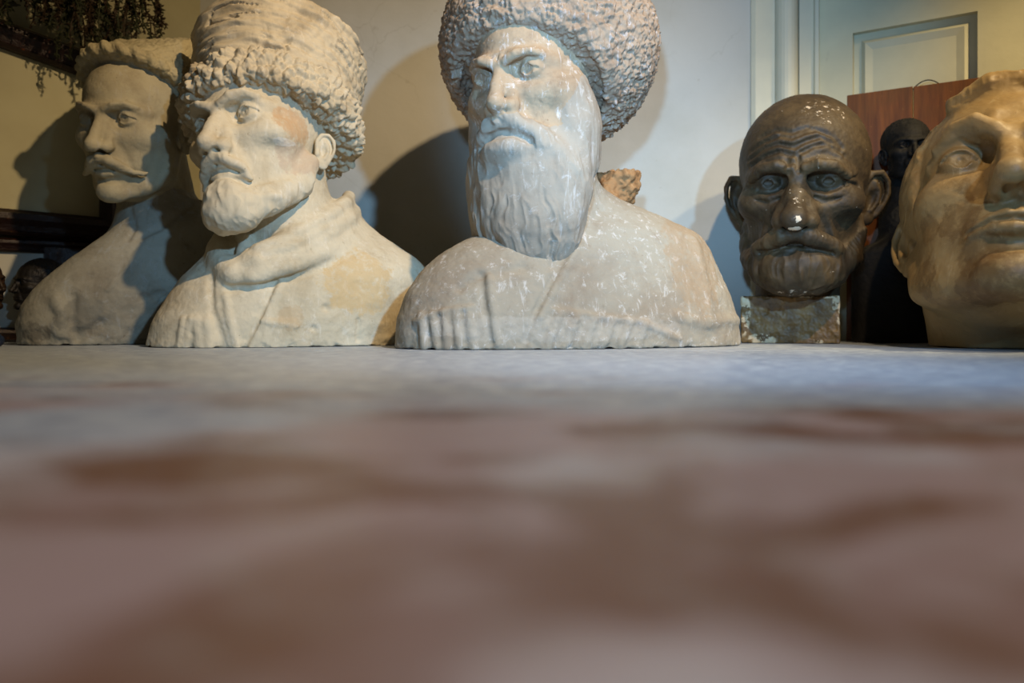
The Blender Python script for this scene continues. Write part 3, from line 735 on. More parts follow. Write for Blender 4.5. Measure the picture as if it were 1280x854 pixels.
# ================================================================== dark head of an old man on a block
def head_old_man():
    root = empty('portrait_sculpture', (.51, 1.49, 0), 'dark brown wrinkled bald head of an old man with big ears, on a chipped block', 'sculpture')
    sc = .01517; Rh = rotm(-24.1, 9.9, 1.8); t0 = np.array([.538, 1.48, .254])
    def mat(name, chips, tips=()):
        M = Mat(name, .6, .35)
        c = M.mix(M.ramp(M.noise(14, 6, .65), .35, .7), lin((54, 43, 28)), lin((80, 65, 42)))
        c = M.mix(M.mul(M.ramp(M.noise(30, 5, .7), .5, .7), .5), c, lin((36, 27, 19)))
        big = M.ramp(M.noise(75, 4, .6), .71, .74)
        for pos, r, amt in chips: big = M.mul(big, M.mul(M.mul(M.blob(pos, r, .5, 60), M.ramp(M.noise(105, 5, .7), .57, .62)), amt), 'MAXIMUM')
        for q, r_ in tips: big = M.mul(big, M.blob(q, r_, .9, 150), 'MAXIMUM')
        c = M.mix(big, c, lin((200, 184, 160)))
        M.bump(M.noise(120, 5, .7), .25, .001); M.bump(M.mul(big, -1), .5, .001)
        return M.color(c)
    def at(p): return tuple(t0 + sc * Rh @ np.array(p, float) - np.array(root.location))
    m = mat('dark brown paint', [(at((.2, -12, -.9)), (.016, .02, .014), 1), (at((0, -11.2, 1)), (.012, .02, .035), .8), (at((2.8, -6, 11)), (.04, .04, .03), .8), (at((2.3, -9.6, 5.6)), (.02, .02, .01), .6), (at((0, -9, -9.4)), (.03, .03, .008), .7)], [(at((.35, -12.9, -.9)), (.0058, .012, .0058)), (at((.1, -12.6, -1.9)), (.010, .012, .003))])
    v = Vol((-11, -15, -13), (11, 12, 15), .115 * Q, Rh, t0, sc)
    face(v, skull_c=(0, .6, 5.2), skull_r=(7.55, 9.5, 8.0), brow_z=4.0, brow_r=1.25, brow_y=-8.65, lid_up=.04, lid_lo=.14, eye_y=-7.0, tip=(0, -12.0, -.9), tip_r=1.4, ala_x=1.6, ala_r=.95, nas=(0, -9.1, 3.0), mid=(0, -10.7, 1.0),
         cheek=1.1, fold=.7, frown=.35, socket=1.0, mouth_z=-3.9, mouth_w=2.8, lip=.5, eye_r=1.06, iris=.35, low_r=(5.9, 5.8, 6.6))
    # bags under the eyes, sunken cheeks
    v.sym('push', [(1.7, -8.6, 1.9), (3.0, -8.7, 1.5), (4.3, -7.8, 1.9)], .5, .35); v.sym('push', [(1.5, -8.9, 1.3), (3.0, -9.0, .7), (4.7, -7.7, 1.1)], .32, -.3)
    v.sym('push', [(.8, -10.2, 1.6), (1.25, -10.4, -.3)], .8, .28)
    v.sym('push', [(1.6, -8.8, 2.1), (3.1, -8.7, 1.75), (4.3, -7.9, 2.2)], .22, -.22)
    v.sym('push', [(4.9, -6.8, -1.5), (4.9, -6.2, -3.5)], 1.5, -.35)
    v.sym('push', [(2.2, -9.4, -.3), (3.4, -8.8, -2.0), (4.3, -7.9, -3.8)], .8, .35)
    v.sym('push', [(4.9, -7.3, 2.8), (6.2, -5.4, 2.2)], .25, -.22); v.sym('push', [(4.9, -7.2, 2.4), (6.0, -5.6, 1.2)], .25, -.2); v.sym('push', [(4.9, -7.3, 3.2), (6.2, -5.2, 3.3)], .25, -.2)
    brow(v, [(1.0, -9.8, 4.6), (2.2, -10.0, 4.9), (3.7, -9.3, 4.6), (5.2, -7.7, 3.5)], [.45, .65, .6, .3])
    # brow furrows, drawn over the forehead
    for f in ([(938, 190), (955, 178), (975, 170), (990, 172), (1005, 166), (1020, 162), (1040, 170), (1052, 185)],
              [(936, 200), (955, 186), (972, 180), (993, 184), (1010, 176), (1025, 171), (1045, 180), (1055, 196)],
              [(940, 207), (958, 194), (975, 189), (990, 193)], [(1003, 190), (1018, 182), (1034, 180), (1050, 190)],
              [(950, 172), (970, 163), (990, 166), (1010, 160)]):
        v.draw(f, .3, -.34); v.draw([(a, b + 5.5) for a, b in f], .34, .26)
    v.draw([(984, 196), (986, 218)], .3, -.4); v.draw([(998, 196), (998, 214)], .25, -.35)
    v.sym('chain', [(.2, -10.9, -2.6), (1.5, -10.7, -2.9), (2.9, -9.8, -3.6), (4.1, -8.8, -4.3), (4.6, -8.0, -4.6)], [.75, .95, .95, .8, .4], .6, MOUST)
    v.push([(-3.8, -9.6, -4.9), (-2, -10.6, -4.5), (0, -11, -4.4), (2, -10.6, -4.5), (3.8, -9.6, -4.9)], .35, -.6)
    v.ell((0, -7.8, -7.0), (4.9, 3.6, 3.1), 1.5, BEARD); v.ell((0, -9.6, -6.2), (3.0, 1.8, 1.6), 1.0, BEARD)
    v.sym('chain', [(3.5, -6.8, -6.8), (5.2, -4.2, -5.8), (6.0, -1.5, -3.4)], [1.9, 1.6, 1.0], 1.2, BEARD)
    for sg in (-1, 1): ear(v, sg, (7.4, .9, .6), 1.0, flare=55)
    zb = sc * Rh[2]
    v.chain([(0, .5, -3), tuple(v.inv((.53, 1.49, .088)))], [4.7, 4.9], 1.5)
    v.cut(lambda x, y, z: (zb[0] * x + zb[1] * y + zb[2] * z + t0[2] - .085) / sc + 0 * (x + y + z), (-11, -15, -13), (11, 12, -8), .1)
    def disp(V, N, pid, soft):
        bw = soft(pid == BEARD, 8); mw = soft(pid == MOUST, 5); ww = soft(pid == BROW, 4); st = strands(V, .8, .3, 3)
        return bw * (st * .2 + .2 * fbm(V * .6, 2, 5)) + mw * st * .14 + ww * st * .12 + (1 - bw) * (.07 * fbm(V * .9, 3, 2) + .03 * fbm(V * 4, 2, 9))
    emit(v, root, PART, {HEAD: m, EAR: m, EYE: m, MOUST: m, BEARD: m, BROW: m}, disp)
    # its block
    b = Vol((-10, -9, -.5), (10, 11, 9.5), .13 * Q, rotm(-18, 0, 0), (.52, 1.50, 0))
    b.put(lambda x, y, z: smax(smax(np.abs(x + .1) - 8.4, np.abs(y - .6) - 7.6, .3), np.abs(z - 4.28) - 4.28, .3) + 0 * (x + y + z), (-9, -8, 0), (9, 9, 9), 0)
    M = Mat('chipped block paint', .5, .4)
    c = M.mix(M.ramp(M.noise(25, 6, .65), .35, .7), lin((88, 66, 36)), lin((128, 100, 56)))
    e = M.mul(M.ramp(M.noise(60, 5, .6), .47, .52), M.mul(M.mul(M.blob((-.092, -.03, .06), (.016, .02, .05), .3, 50), M.blob((.067, -.082, .065), (.012, .02, .03), .3, 50), 'MAXIMUM'),
              M.mul(M.mul(M.blob((-.06, -.045, .006), (.025, .03, .012), .3, 50), M.blob((.03, -.07, .002), (.014, .02, .006)), 'MAXIMUM'), M.blob((.04, -.075, .087), (.05, .05, .006), .3, 50), 'MAXIMUM'), 'MAXIMUM'))
    c = M.mix(e, c, lin((190, 172, 138)))
    M.bump(M.noise(90, 5, .7), .4, .002)
    mb = M.color(c)
    emit(b, root, {0: 'block'}, {0: mb}, lambda V, N, pid, soft: .18 * fbm(V * .5, 3, 2) + .1 * fbm(V * 1.5, 3, 5) - .5 * np.clip(fbm(V * .7, 3, 9) - .15, 0, 1))

# ================================================================== yellowed clean-shaven head, chin raised (right)
def head_shaven():
    root = empty('portrait_sculpture', (.80, 1.25, 0), 'yellowed smooth plaster head of a clean-shaven man with raised chin at the right edge', 'sculpture')
    sc = .01857; Rh = rotm(-26.9, -27.4, 3.1); t0 = np.array([.749, 1.22, .151])
    def at(p): return tuple(t0 + sc * Rh @ np.array(p, float) - np.array(root.location))
    m = plaster('plaster yellowed', (156, 132, 90), (100, 76, 44), (180, 162, 126), dirt_amt=.45, scuff_amt=.25, rough=.5, spec=.4, grain=.2,
                stains_or_shade=[(at(q), (w_,) * 3, (92, 66, 36), a_) for q, w_, a_ in (((-3.4, -8.3, -2.6), .034, .55), ((-5.2, -4.6, -5.6), .03, .5), ((-1.8, -8.8, -6.0), .035, .5), ((-5.4, -6.0, -2.0), .022, .4), ((-2.2, -9.5, .2), .03, .45), ((-1, -8.3, -8.5), .05, .6), ((-4.6, -7.5, 6.5), .03, .25))])  # brown smudges; those beside the nose and under the chin paint shade
    v = Vol((-10.5, -15, -16), (10.5, 12.5, 16), .115 * Q, Rh, t0, sc)
    face(v, brow_z=4.5, brow_r=1.05, lid_up=.45, lid_lo=.5, tip=(-.3, -11.6, -.9), tip_r=1.05, ala_x=1.15, nas=(-.3, -9.3, 3.3), mid=(-.3, -10.6, 1.2), mouth_z=-3.9, mouth_w=2.7, lip=1.15, mouth_droop=.35, lip_y=-.25,
         fold=.12, chin_r=(1.9, 1.2, 1.4), chin_c=(0, -8.9, -7.4), cheek=.9, jaw=1.1, eye_x=3.5, gaze=(.05, -.12), iris=1.8, socket=1.15, skull_c=(0, .4, 5.7), skull_r=(7.2, 9.4, 8.3), frown=.3)
    v.sym('push', [(1.1, -9.8, 4.2), (2.0, -9.7, 5.4), (1.4, -9.3, 7)], .7, .3)
    brow(v, [(1.3, -9.8, 4.7), (2.6, -9.75, 5.5), (4.0, -8.9, 5.5), (5.3, -7.4, 4.6)], [.5, .6, .5, .22])
    for sg in (-1, 1): ear(v, sg, (6.9, 1.0, .6), .95, flare=24)
    # hair: swept back from the temple, with a raised front lock
    def hair(x, y, z):
        k0 = np.sqrt((x / 7.95) ** 2 + ((y - .9) / 9.6) ** 2 + ((z - 5.3) / 8.2) ** 2)
        d = (k0 - 1) * 8.0
        pl = (-y * .55 - z * .83) + 2.5 + .9 * np.cos(x * .5)      # in front of and below the hair line
        temple = -(y + 3.6 + .3 * (z - 4))
        return smax(d, np.minimum(temple + 0 * x, pl + 6.0) + 0 * x, .6)
    v.put(hair, (-8.2, -9, -3), (8.2, 11, 14), .25, HAIR)
    v.chain([(-4.0, -6.2, 10.2), (-1.5, -7.2, 11.0), (1.5, -7.2, 11.1), (4.5, -5.6, 10.6)], [.6, 1.0, 1.1, .9], 1.2, HAIR)
    nb = v.inv((.800, 1.27, -.03))
    v.chain([(0, 1.0, -2.5), tuple(nb)], [6.0, 6.3], 1.3)
    zb = sc * Rh[2]
    v.cut(lambda x, y, z: (zb[0] * x + zb[1] * y + zb[2] * z + t0[2] - .001) / sc + 0 * (x + y + z), (-10.5, -15, -16), (10.5, 12.5, 0), .1)
    def disp(V, N, pid, soft):
        hw = soft(pid == HAIR, 5); st = strands(V[:, [0, 2, 1]], 1.0, .22, 3)
        return hw * st * .16 + (1 - hw) * (.06 * fbm(V * .7, 3, 2) + .015 * fbm(V * 4, 2, 9))
    emit(v, root, PART, {HEAD: m, EAR: m, EYE: m, BROW: m, HAIR: m}, disp)

# ================================================================== things standing in the dark behind
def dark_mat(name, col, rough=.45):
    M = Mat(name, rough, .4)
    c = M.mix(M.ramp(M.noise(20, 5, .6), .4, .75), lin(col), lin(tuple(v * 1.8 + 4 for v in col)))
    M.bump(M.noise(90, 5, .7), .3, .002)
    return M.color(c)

def dark_bust(name, loc, yaw, sc, label, mat, shoulders=1.0, stand=23.5, cat='bust', wide=None):
    """a small dark head on narrow shoulders; stand = height of the ears above the table, in head units"""
    root = empty(name, loc, label, cat)
    v = Vol((-20, -13, -stand - .5), (15, 13, 16), .22 * Q, rotm(yaw, 0, 0), (loc[0], loc[1], loc[2] + stand * sc), sc)
    face(v, frown=.3)
    for sg in (-1, 1): ear(v, sg)
    v.ell((0, 2.0, 6.4), (8.0, 9.2, 7.8), .3, HAIR)
    v.chain([(0, 1.5, -3), (0, 2.0, -13)], [5.6, 6.4], 1.5)
    v.ell((0, 2.5, -21), (13.5 * shoulders, 7.5, 9), 3.0, COLLAR)
    if stand > 30: v.chain([(0, 2.5, -22), (0, 2.0, -stand)], [6.5, 7.5], 4.0, COLLAR); v.ell((0, 2.5, -30), (13.5 * shoulders, 7.5, 11), 4.0, COLLAR)
    if wide:
        dx, hw, hd, zt = wide
        v.put(lambda x, y, z: smax(((np.abs((x - dx) / hw) ** 2.6 + np.abs((y - 2) / hd) ** 2.6) ** (1 / 2.6) - 1) * hd, z - zt + .012 * (x - dx) ** 2, 4.0), (dx - hw, 2 - hd, -stand), (dx + hw, 2 + hd, zt), 4.0, COLLAR)
    v.cut(lambda x, y, z: (z + stand - .1) + 0 * (x + y), (-20, -13, -stand - .5), (15, 13, -stand + 3), .1)
    emit(v, root, {0: 'head', EAR: 'ear', EYE: 'eye', HAIR: 'hair', COLLAR: 'shoulders'}, {k: mat for k in (0, EAR, EYE, HAIR, COLLAR)},
         lambda V, N, pid, soft: .15 * fbm(V * .8, 3, 3) + soft(pid == HAIR, 4) * strands(V, .8, .3, 4) * .3)
    return root

def hit(px, py, P0, n):
    """point where the sight line through a picture point meets a plane of the room"""
    d = np.array([(px - 640) / F_PX, 1, (HORIZON - py) / F_PX]); o = np.array([0, 0, CAM_H])
    return o + d * (np.dot(np.array(P0) - o, n) / np.dot(d, n))

def room():
    # ---- back wall: a line Y = 1.72 - .08 X, from the left corner to the door frame
    kb = -.08; WY = 1.72; pb = np.array([0, WY, 0]); nb = np.array([-kb, 1, 0])  / math.hypot(1, kb); ub = np.array([1, kb, 0]) / math.hypot(1, kb)
    M = Mat('old wall paint', .75, .3)
    c = M.mix(M.ramp(M.noise(3.5, 5, .6), .35, .7), lin((182, 183, 176)), lin((170, 170, 160)))
    c = M.mix(M.mul(M.ramp(M.noise(70, 4, .6), .70, .74), .5), c, lin((140, 130, 110)))
    crack = M.n('ShaderNodeTexVoronoi', Scale=5.0); crack.feature = 'DISTANCE_TO_EDGE'
    w = M.n('ShaderNodeVectorMath', _operation='ADD'); nz = M.n('ShaderNodeTexNoise', Scale=9.0, Detail=4.0); M.l(M.co, nz.inputs['Vector'])
    sc_ = M.n('ShaderNodeVectorMath', _operation='SCALE'); sc_.inputs['Scale'].default_value = .12; M.l(nz.outputs['Color'], sc_.inputs[0]); M.l(M.co, w.inputs[0]); M.l(sc_.outputs[0], w.inputs[1]); M.l(w.outputs[0], crack.inputs['Vector'])
    cm = M.mul(M.ramp(crack.outputs['Distance'], .006, .0), M.ramp(M.noise(2.2, 2), .52, .6))
    c = M.mix(M.mul(cm, .22), c, lin((120, 112, 95)))
    M.bump(M.noise(28, 6, .6), .25, .004)
    mw = M.color(c)
    def line_wall(name, a, b, z1, mat, n, thick=.08, z0=-.85):
        o = MB(); a, b = np.array(a, float), np.array(b, float); n = np.array(n, float)
        for z in (z0, z1):
            for p in (a, b, b + n * thick, a + n * thick): o.v.append(np.array([p[0], p[1], z]))
        o.f += [(3, 2, 1, 0), (4, 5, 6, 7), (0, 1, 5, 4), (1, 2, 6, 5), (2, 3, 7, 6), (3, 0, 4, 7)]
        ob = o.build(name, mat); tag(ob, kind='structure'); return ob
    kl = .786
    xe = WY / (1 - kb * .298) * .298                                                     # where the door casing starts
    line_wall('wall_back', pb + ub * (((WY - 1.775 - kl * .692) / (kl - kb)) / ub[0]), pb + ub * (xe / ub[0]), 2.3, mw, nb)
    # ---- left wall, nearly side on
    kl = .786; Pl = np.array([-.692, 1.775, 0]); ul = np.array([1, kl, 0]) / math.hypot(1, kl); nl = np.array([-kl, 1, 0]) / math.hypot(1, kl)
    X = (WY - (1.775 + kl * .692)) / (kl - kb); cr = np.array([X, WY + kb * X, 0])      # where the two wall lines cross
    M2 = Mat('left wall paint', .75, .3)
    c = M2.mix(M2.ramp(M2.noise(4, 5, .6), .35, .7), lin((156, 151, 118)), lin((140, 135, 104))); M2.bump(M2.noise(28, 6, .6), .25, .004)
    line_wall('wall_left', cr - ul * 1.35, cr + ul * .1, 2.3, M2.color(c), nl)
    line_wall('wall_right', (1.45, -1.2, 0), (1.45, 1.6, 0), 2.3, mw, (1, 0, 0))
    # ---- floor far below the table
    fl = MB(); fl.box((-2.2, -1.8, -.88), (2.2, 2.6, -.85)); Mf = Mat('floor boards', .6); 
    tag(fl.build('floor', Mf.color(Mf.mix(M.ramp(M.noise(3), .4, .6) if False else Mf.ramp(Mf.noise(4), .4, .6), lin((90, 62, 42)), lin((70, 48, 34))))), kind='structure')
    # ---- door casing: mouldings standing on the wall line
    def paint(name, a, b, chip=.0):
        P = Mat(name, .55, .4); c = P.mix(P.ramp(P.noise(6, 5, .6), .35, .7), lin(a), lin(b))
        c = P.mix(P.mul(P.ramp(P.noise(24, 6, .7, vec=P.mapping((1, 1, .25))), .66, .70), chip), c, lin((96, 92, 84)))
        P.bump(P.noise(60, 5, .6), .2, .002); return P.color(c)
    mt = paint('casing paint', (200, 198, 176), (188, 188, 170), .7); md = paint('door paint', (202, 198, 168), (190, 186, 158), .15)
    def wb(px):                                                   # distance along the back wall line for a picture column
        a = (px - 640) / F_PX; Y = WY / (1 - kb * a); return (a * Y) / ub[0]
    def Mb(off=0):
        return lambda p: pb + ub * p[0] - nb * p[1] + np.array([0, 0, p[2]])
    def strip(name, prof, mat):
        o = MB(); o.profile(prof, (-.84, 2.28), Mb()); return tag(o.build(name, mat), kind='structure')
    a0, a1, a2, a3, a4 = (wb(q) for q in (938, 966, 996, 1019, 1030))
    strip('trim_1', [(a0, -.03), (a0, .006), (a0 + .008, .012), (a1 - .004, .012), (a1 - .004, -.03)], mt)
    rr = (a2 - a1) / 2; mid = (a1 + a2) / 2
    strip('trim_2', [(a1 - .004, -.03), (a1 - .004, .010)] + [(mid - rr * math.cos(q) * .95, .010 + .03 * math.sin(q)) for q in np.linspace(.05, math.pi - .05, 12)] + [(a2 + .001, .006), (a2 + .001, -.03)], mt)
    strip('trim_3', [(a2 + .003, -.03), (a2 + .003, .008), (a3 - .006, .008), (a3 - .005, .016), (a3 + .002, .019), (a3 + .005, .012), (a3 + .005, -.03)], mt)
    # ---- the door leaf, standing ajar towards the room
    h0 = pb + ub * (a3 + .006) - nb * .0; kd = -.63; ud = np.array([1, kd, 0]) / math.hypot(1, kd); nd = np.array([-kd, 1, 0]) / math.hypot(1, kd)
    h0 = h0 + ud * .002
    def Md(p): return h0 + ud * p[0] - nd * p[1] + np.array([0, 0, p[2]])
    def du(px, py):
        q = hit(px, py, h0, nd); return float(np.dot(q - h0, ud)), q[2]
    u0, z_top_l = du(1066, 43); u1, z_top_r = du(1222, 12); zt = (z_top_l + z_top_r) / 2 
    W = u1 + (u0) + .02; zb = -.15
    d = empty('door_1', tuple(h0 + np.array([0, 0, -.84])), None, None); d['kind'] = 'structure'
    o = MB(); o.box((0, -.035, -.84), (u0, 0, 2.2), Md); o.build('stile', md, d)
    o = MB(); o.box((u1, -.035, -.84), (W, 0, 2.2), Md); o.build('stile', md, d)
    o = MB(); o.box((u0, -.035, zt), (u1, 0, 2.2), Md); o.build('rail', md, d)
    o = MB(); o.box((u0, -.035, -.84), (u1, 0, zb), Md); o.build('rail', md, d)
    # recessed panel with a raised bevelled field
    g, e, f = .014, .022, .036
    o = MB(); rings = [((u0, zb), (u1, zt), -.016), ((u0 + g, zb + g), (u1 - g, zt - g), -.016), ((u0 + e, zb + e), (u1 - e, zt - e), -.008), ((u0 + f, zb + f), (u1 - f, zt - f), -.012)]
    for (xa, za), (xb, zc), y in rings: o.v += [Md((xa, y, za)), Md((xb, y, za)), Md((xb, y, zc)), Md((xa, y, zc))]
    for i in range(3):
        for k in range(4): o.f.append((4 * i + k, 4 * i + (k + 1) % 4, 4 * i + 4 + (k + 1) % 4, 4 * i + 4 + k))
    o.f.append((12, 13, 14, 15)); o.build('panel', md, d)
    # ---- plywood board leaning on the door, with its hanging wire
    Mw = Mat('plywood stain', .5, .35)
    gr = Mw.noise(6, 6, .65, vec=Mw.mapping((14, 14, 1.2)))
    c = Mw.mix(Mw.ramp(gr, .3, .7), lin((128, 74, 28)), lin((92, 50, 18))); c = Mw.mix(Mw.mul(Mw.ramp(Mw.noise(5, 4), .45, .7), .7), c, lin((96, 64, 24)))
    c = Mw.mix(Mw.ramp(Mw.noise(200, 2), .74, .76), c, lin((150, 110, 60))); Mw.bump(gr, .15, .002); mboard = Mw.color(c)
    nb2 = nd; pbd = h0 - nd * .030
    def bu(px, py):
        q = hit(px, py, pbd, nd); return float(np.dot(q - h0, ud)), q[2]
    b0, zl = bu(1060, 121); b1, zr = bu(1262, 97); bs, _ = bu(1142, 110)
    lean = .015
    def Mp(p): return h0 + ud * p[0] - nd * (p[1] + .030 + lean * (zl - p[2])) + np.array([0, 0, p[2]])
    bd = empty('plywood_board', tuple(Mp((b0, 0, 0))), 'reddish brown stained plywood board leaning on the door behind the heads', 'board')
    o = MB(); o.box((b0, 0, .001), (bs - .0008, .012, zl), Mp); o.build('plank', mboard, bd, bevel=.001)
    o = MB(); o.box((bs + .0008, 0, .001), (b1, .012, zl - .001), Mp); o.build('plank', mboard, bd, bevel=.001)
    o = MB(); w0, _ = bu(1137, 110); w1, _ = bu(1180, 106); pts = [Mp((w0 + (w1 - w0) * q, -.004, zl - .012 + .024 * math.sin(math.pi * q) ** .7)) for q in np.linspace(0, 1, 12)]
    o.tube(pts, .0012, 5); o.build('hanging_wire', dark_mat('wire', (40, 34, 26)), bd, smooth=True)
    # ---- table
    Mt = Mat('worn table paint and far light', .42, .5)
    st = Mt.mapping((.85, 1, 1), rot=(0, 0, .25))
    n1 = Mt.noise(15, 3, .55, vec=st, dist=.5); n2 = Mt.noise(9, 3, .5, vec=Mt.mapping((.8, 1, 1), loc=(3.3, 1.2, 0))); n3 = Mt.noise(60, 5, .7, vec=st)
    c = Mt.mix(Mt.ramp(n1, .40, .58), lin((118, 84, 66)), lin((166, 148, 152)))
    c = Mt.mix(Mt.ramp(n2, .50, .66), c, lin((204, 204, 214)))
    c = Mt.mix(Mt.mul(Mt.ramp(n3, .5, .68), .4), c, lin((170, 168, 168)))
    c = Mt.mix(Mt.mul(Mt.ramp(Mt.noise(14, 4, .6, vec=Mt.mapping((.5, 1, 1), loc=(7, 5, 0))), .56, .64), .9), c, lin((118, 76, 58)))
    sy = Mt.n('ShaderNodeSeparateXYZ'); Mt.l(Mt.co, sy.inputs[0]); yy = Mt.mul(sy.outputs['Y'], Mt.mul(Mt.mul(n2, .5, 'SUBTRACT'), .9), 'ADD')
    c = Mt.mix(Mt.mul(Mt.ramp(yy, -.52, -.22), .92), c, Mt.mix(Mt.ramp(n3, .42, .62), lin((146, 160, 178)), lin((182, 194, 204))))  # far part tinted blue-grey, standing in for cool light on the tabletop
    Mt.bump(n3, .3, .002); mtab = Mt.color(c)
    Ml = Mat('table edge wood', .5); ml = Ml.color(lin((84, 58, 42)))
    tb = empty('table', (0, .75, -.85), 'long wooden table with worn pinkish grey painted top filling the foreground', 'table')
    yb = 1.66; gap = .533
    def slab(x0, y0, x1, y1, nm, ang=0):
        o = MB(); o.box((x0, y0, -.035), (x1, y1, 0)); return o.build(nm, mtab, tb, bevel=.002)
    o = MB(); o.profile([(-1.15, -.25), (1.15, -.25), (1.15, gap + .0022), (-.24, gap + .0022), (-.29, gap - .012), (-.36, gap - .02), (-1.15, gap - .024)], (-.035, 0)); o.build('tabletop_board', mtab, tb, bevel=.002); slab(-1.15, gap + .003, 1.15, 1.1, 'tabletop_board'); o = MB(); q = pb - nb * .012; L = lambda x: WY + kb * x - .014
    xl = cr[0] + .03
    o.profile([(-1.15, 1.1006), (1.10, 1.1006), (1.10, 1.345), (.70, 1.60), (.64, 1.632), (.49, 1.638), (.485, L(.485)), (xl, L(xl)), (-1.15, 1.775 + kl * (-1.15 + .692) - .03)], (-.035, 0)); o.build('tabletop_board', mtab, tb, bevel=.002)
    for sx in (-1.05, 1.05):
        for sy in (-.15, 1.22): o = MB(); o.box((sx - .035, sy - .035, -.85), (sx + .035, sy + .035, -.035)); o.build('leg', ml, tb, bevel=.004)
    o = MB(); o.box((-1.05, -.17, -.13), (1.05, -.145, -.0355)); o.build('apron', ml, tb)
    # ---- picture frames along the left wall
    Mfr = Mat('carved dark frame', .35, .5)
    gnz = Mfr.noise(85, 5, .7); c = Mfr.mix(Mfr.ramp(gnz, .62, .72), lin((34, 16, 10)), lin((120, 62, 34))); c = Mfr.mix(Mfr.ramp(Mfr.noise(160, 3), .70, .73), c, lin((150, 110, 70))); Mfr.bump(gnz, .8, .004); mfr = Mfr.color(c)
    def canvas_mat(nm, a, b):
        K = Mat(nm, .7, .25); return K.color(K.mix(K.ramp(K.noise(5, 4), .35, .7), lin(a), lin(b)))
    def beam(p, q, h, dpt, n, z=(0, 0, 1)):
        o = MB(); p, q, n = (np.array(w, float) for w in (p, q, n)); t = (q - p) / np.linalg.norm(q - p); up = np.cross(t, n); up = up if up[2] > 0 else -up
        prof = [(-.5, 0), (-.5, .55), (-.38, .8), (-.30, .62), (-.1, .75), (.12, 1.0), (.34, .9), (.42, .65), (.5, .5), (.5, 0)]
        Mx = lambda w: p + up * (w[0] * h) - n * (w[1] * dpt) + t * w[2]
        o.profile(prof, (0, np.linalg.norm(q - p)), Mx); return o
    Pf = Pl - nl * .035
    A = lambda px, py: hit(px, py, Pf, nl)
    fr = empty('framed_picture', tuple(A(140, 170)), 'upper dark carved frame with blank cream picture on the left wall', 'picture')
    p = A(-70, 18); q = A(172, 106); beam(p, q, .050, .028, nl).build('frame_rail', mfr, fr)
    p2 = A(-70, 272); q2 = A(150, 290); beam(p2, q2, .050, .028, nl).build('frame_rail', mfr, fr)
    p3 = A(140, 285); q3 = A(146, 92); beam(p3, q3, .05, .028, nl).build('frame_stile_or_shade', mfr, fr)
    o = MB(); k = nl * .012
    cs = [A(-70, 272), A(148, 290), A(148, 98), A(-70, 18)]; o.v += cs + [w + k for w in cs]
    o.f += [(0, 1, 2, 3), (7, 6, 5, 4), (0, 4, 5, 1), (1, 5, 6, 2), (2, 6, 7, 3), (3, 7, 4, 0)]; o.build('canvas', canvas_mat('cream canvas', (188, 184, 150), (176, 170, 136)), fr)
    lo = empty('framed_picture', tuple(A(60, 424)), 'lower dark frame with pale picture and added dark shade strip standing on the table at far left', 'picture')
    o = MB(); cs = [A(-70, 424), A(150, 423), A(150, 312), A(-70, 305)]; o.v += cs + [w + k for w in cs]
    o.f += [(0, 1, 2, 3), (7, 6, 5, 4), (0, 4, 5, 1), (1, 5, 6, 2), (2, 6, 7, 3), (3, 7, 4, 0)]; o.build('canvas', canvas_mat('pale canvas', (196, 196, 184), (184, 184, 172)), lo)
    beam(A(-70, 418), A(150, 418), .026, .02, nl).build('frame_rail', mfr, lo); beam(A(-70, 303), A(150, 312), .026, .014, nl).build('frame_rail', mfr, lo); beam(A(108, 418), A(108, 312), .15, .02, nl).build('frame_stile_or_shade', mfr, lo)  # extra wide dark stile stands in for the shade behind the left bust
    # ---- dried sprigs hanging above the left frame
    mg = [Mat('dried leaf green', .7), Mat('dried leaf brown', .7)]
    mg = [mg[0].color(lin((40, 44, 22))), mg[1].color(lin((46, 34, 18)))]
    pl = empty('hanging_dried_sprigs', (-.82, 1.50, .71), 'bunch of dark dried sprigs hanging at the top left above the frame', 'dried plant')
    r = np.random.default_rng(5)
    top = np.array([-.82, 1.50, .68])
    stemb = MB(); stemb.tube([top + [-.10, -.06, .02], top + [0, 0, .05], top + [.12, .075, .03]], .012, 8); stemb.build('stalk', mg[1], pl, smooth=True)
    for s_ in range(95):
        x = r.uniform(-.115, .13); L = r.uniform(.08, .16) * (1.15 if -.02 < x < .09 else .8) 
        base = top + np.array([x, .62 * x + r.uniform(-.025, .025), .03]); o = MB(); pts = []
        sw = r.uniform(-.03, .03, 2)
        for q in np.linspace(0, 1, 9): pts.append(base + np.array([sw[0] * q * q + .004 * math.sin(9 * q + s_), sw[1] * q, -L * q]))
        o.tube(pts, .0012, 4)
        for j in range(60):
            q = r.uniform(.05, 1); i = min(int(q * 8), 7); c0 = pts[i] + (pts[i + 1] - pts[i]) * (q * 8 - i)
            dr = r.normal(0, 1, 3) + [0, 0, -.6]; dr /= np.linalg.norm(dr); sd = np.cross(dr, r.normal(0, 1, 3)); sd /= np.linalg.norm(sd); l = r.uniform(.006, .013); up = np.cross(dr, sd) * l * .12
            b = len(o.v); o.v += [c0, c0 + dr * l * .5 + sd * l * .2 + up, c0 + dr * l, c0 + dr * l * .5 - sd * l * .2 + up, c0 + dr * l * .5 - up]
            o.f += [(b, b + 1, b + 4), (b + 1, b + 2, b + 4), (b + 2, b + 3, b + 4), (b + 3, b, b + 4), (b, b + 3, b + 1), (b + 1, b + 3, b + 2)]
        o.build('sprig', mg[int(r.integers(0, 2))], pl)
    # ---- a dark broad leaf at the very corner
    lf = Vol((-9, -3, -3), (9, 3, 3), .15, rotm(0, 0, 6), (-.93, 1.45, .617), .0048)
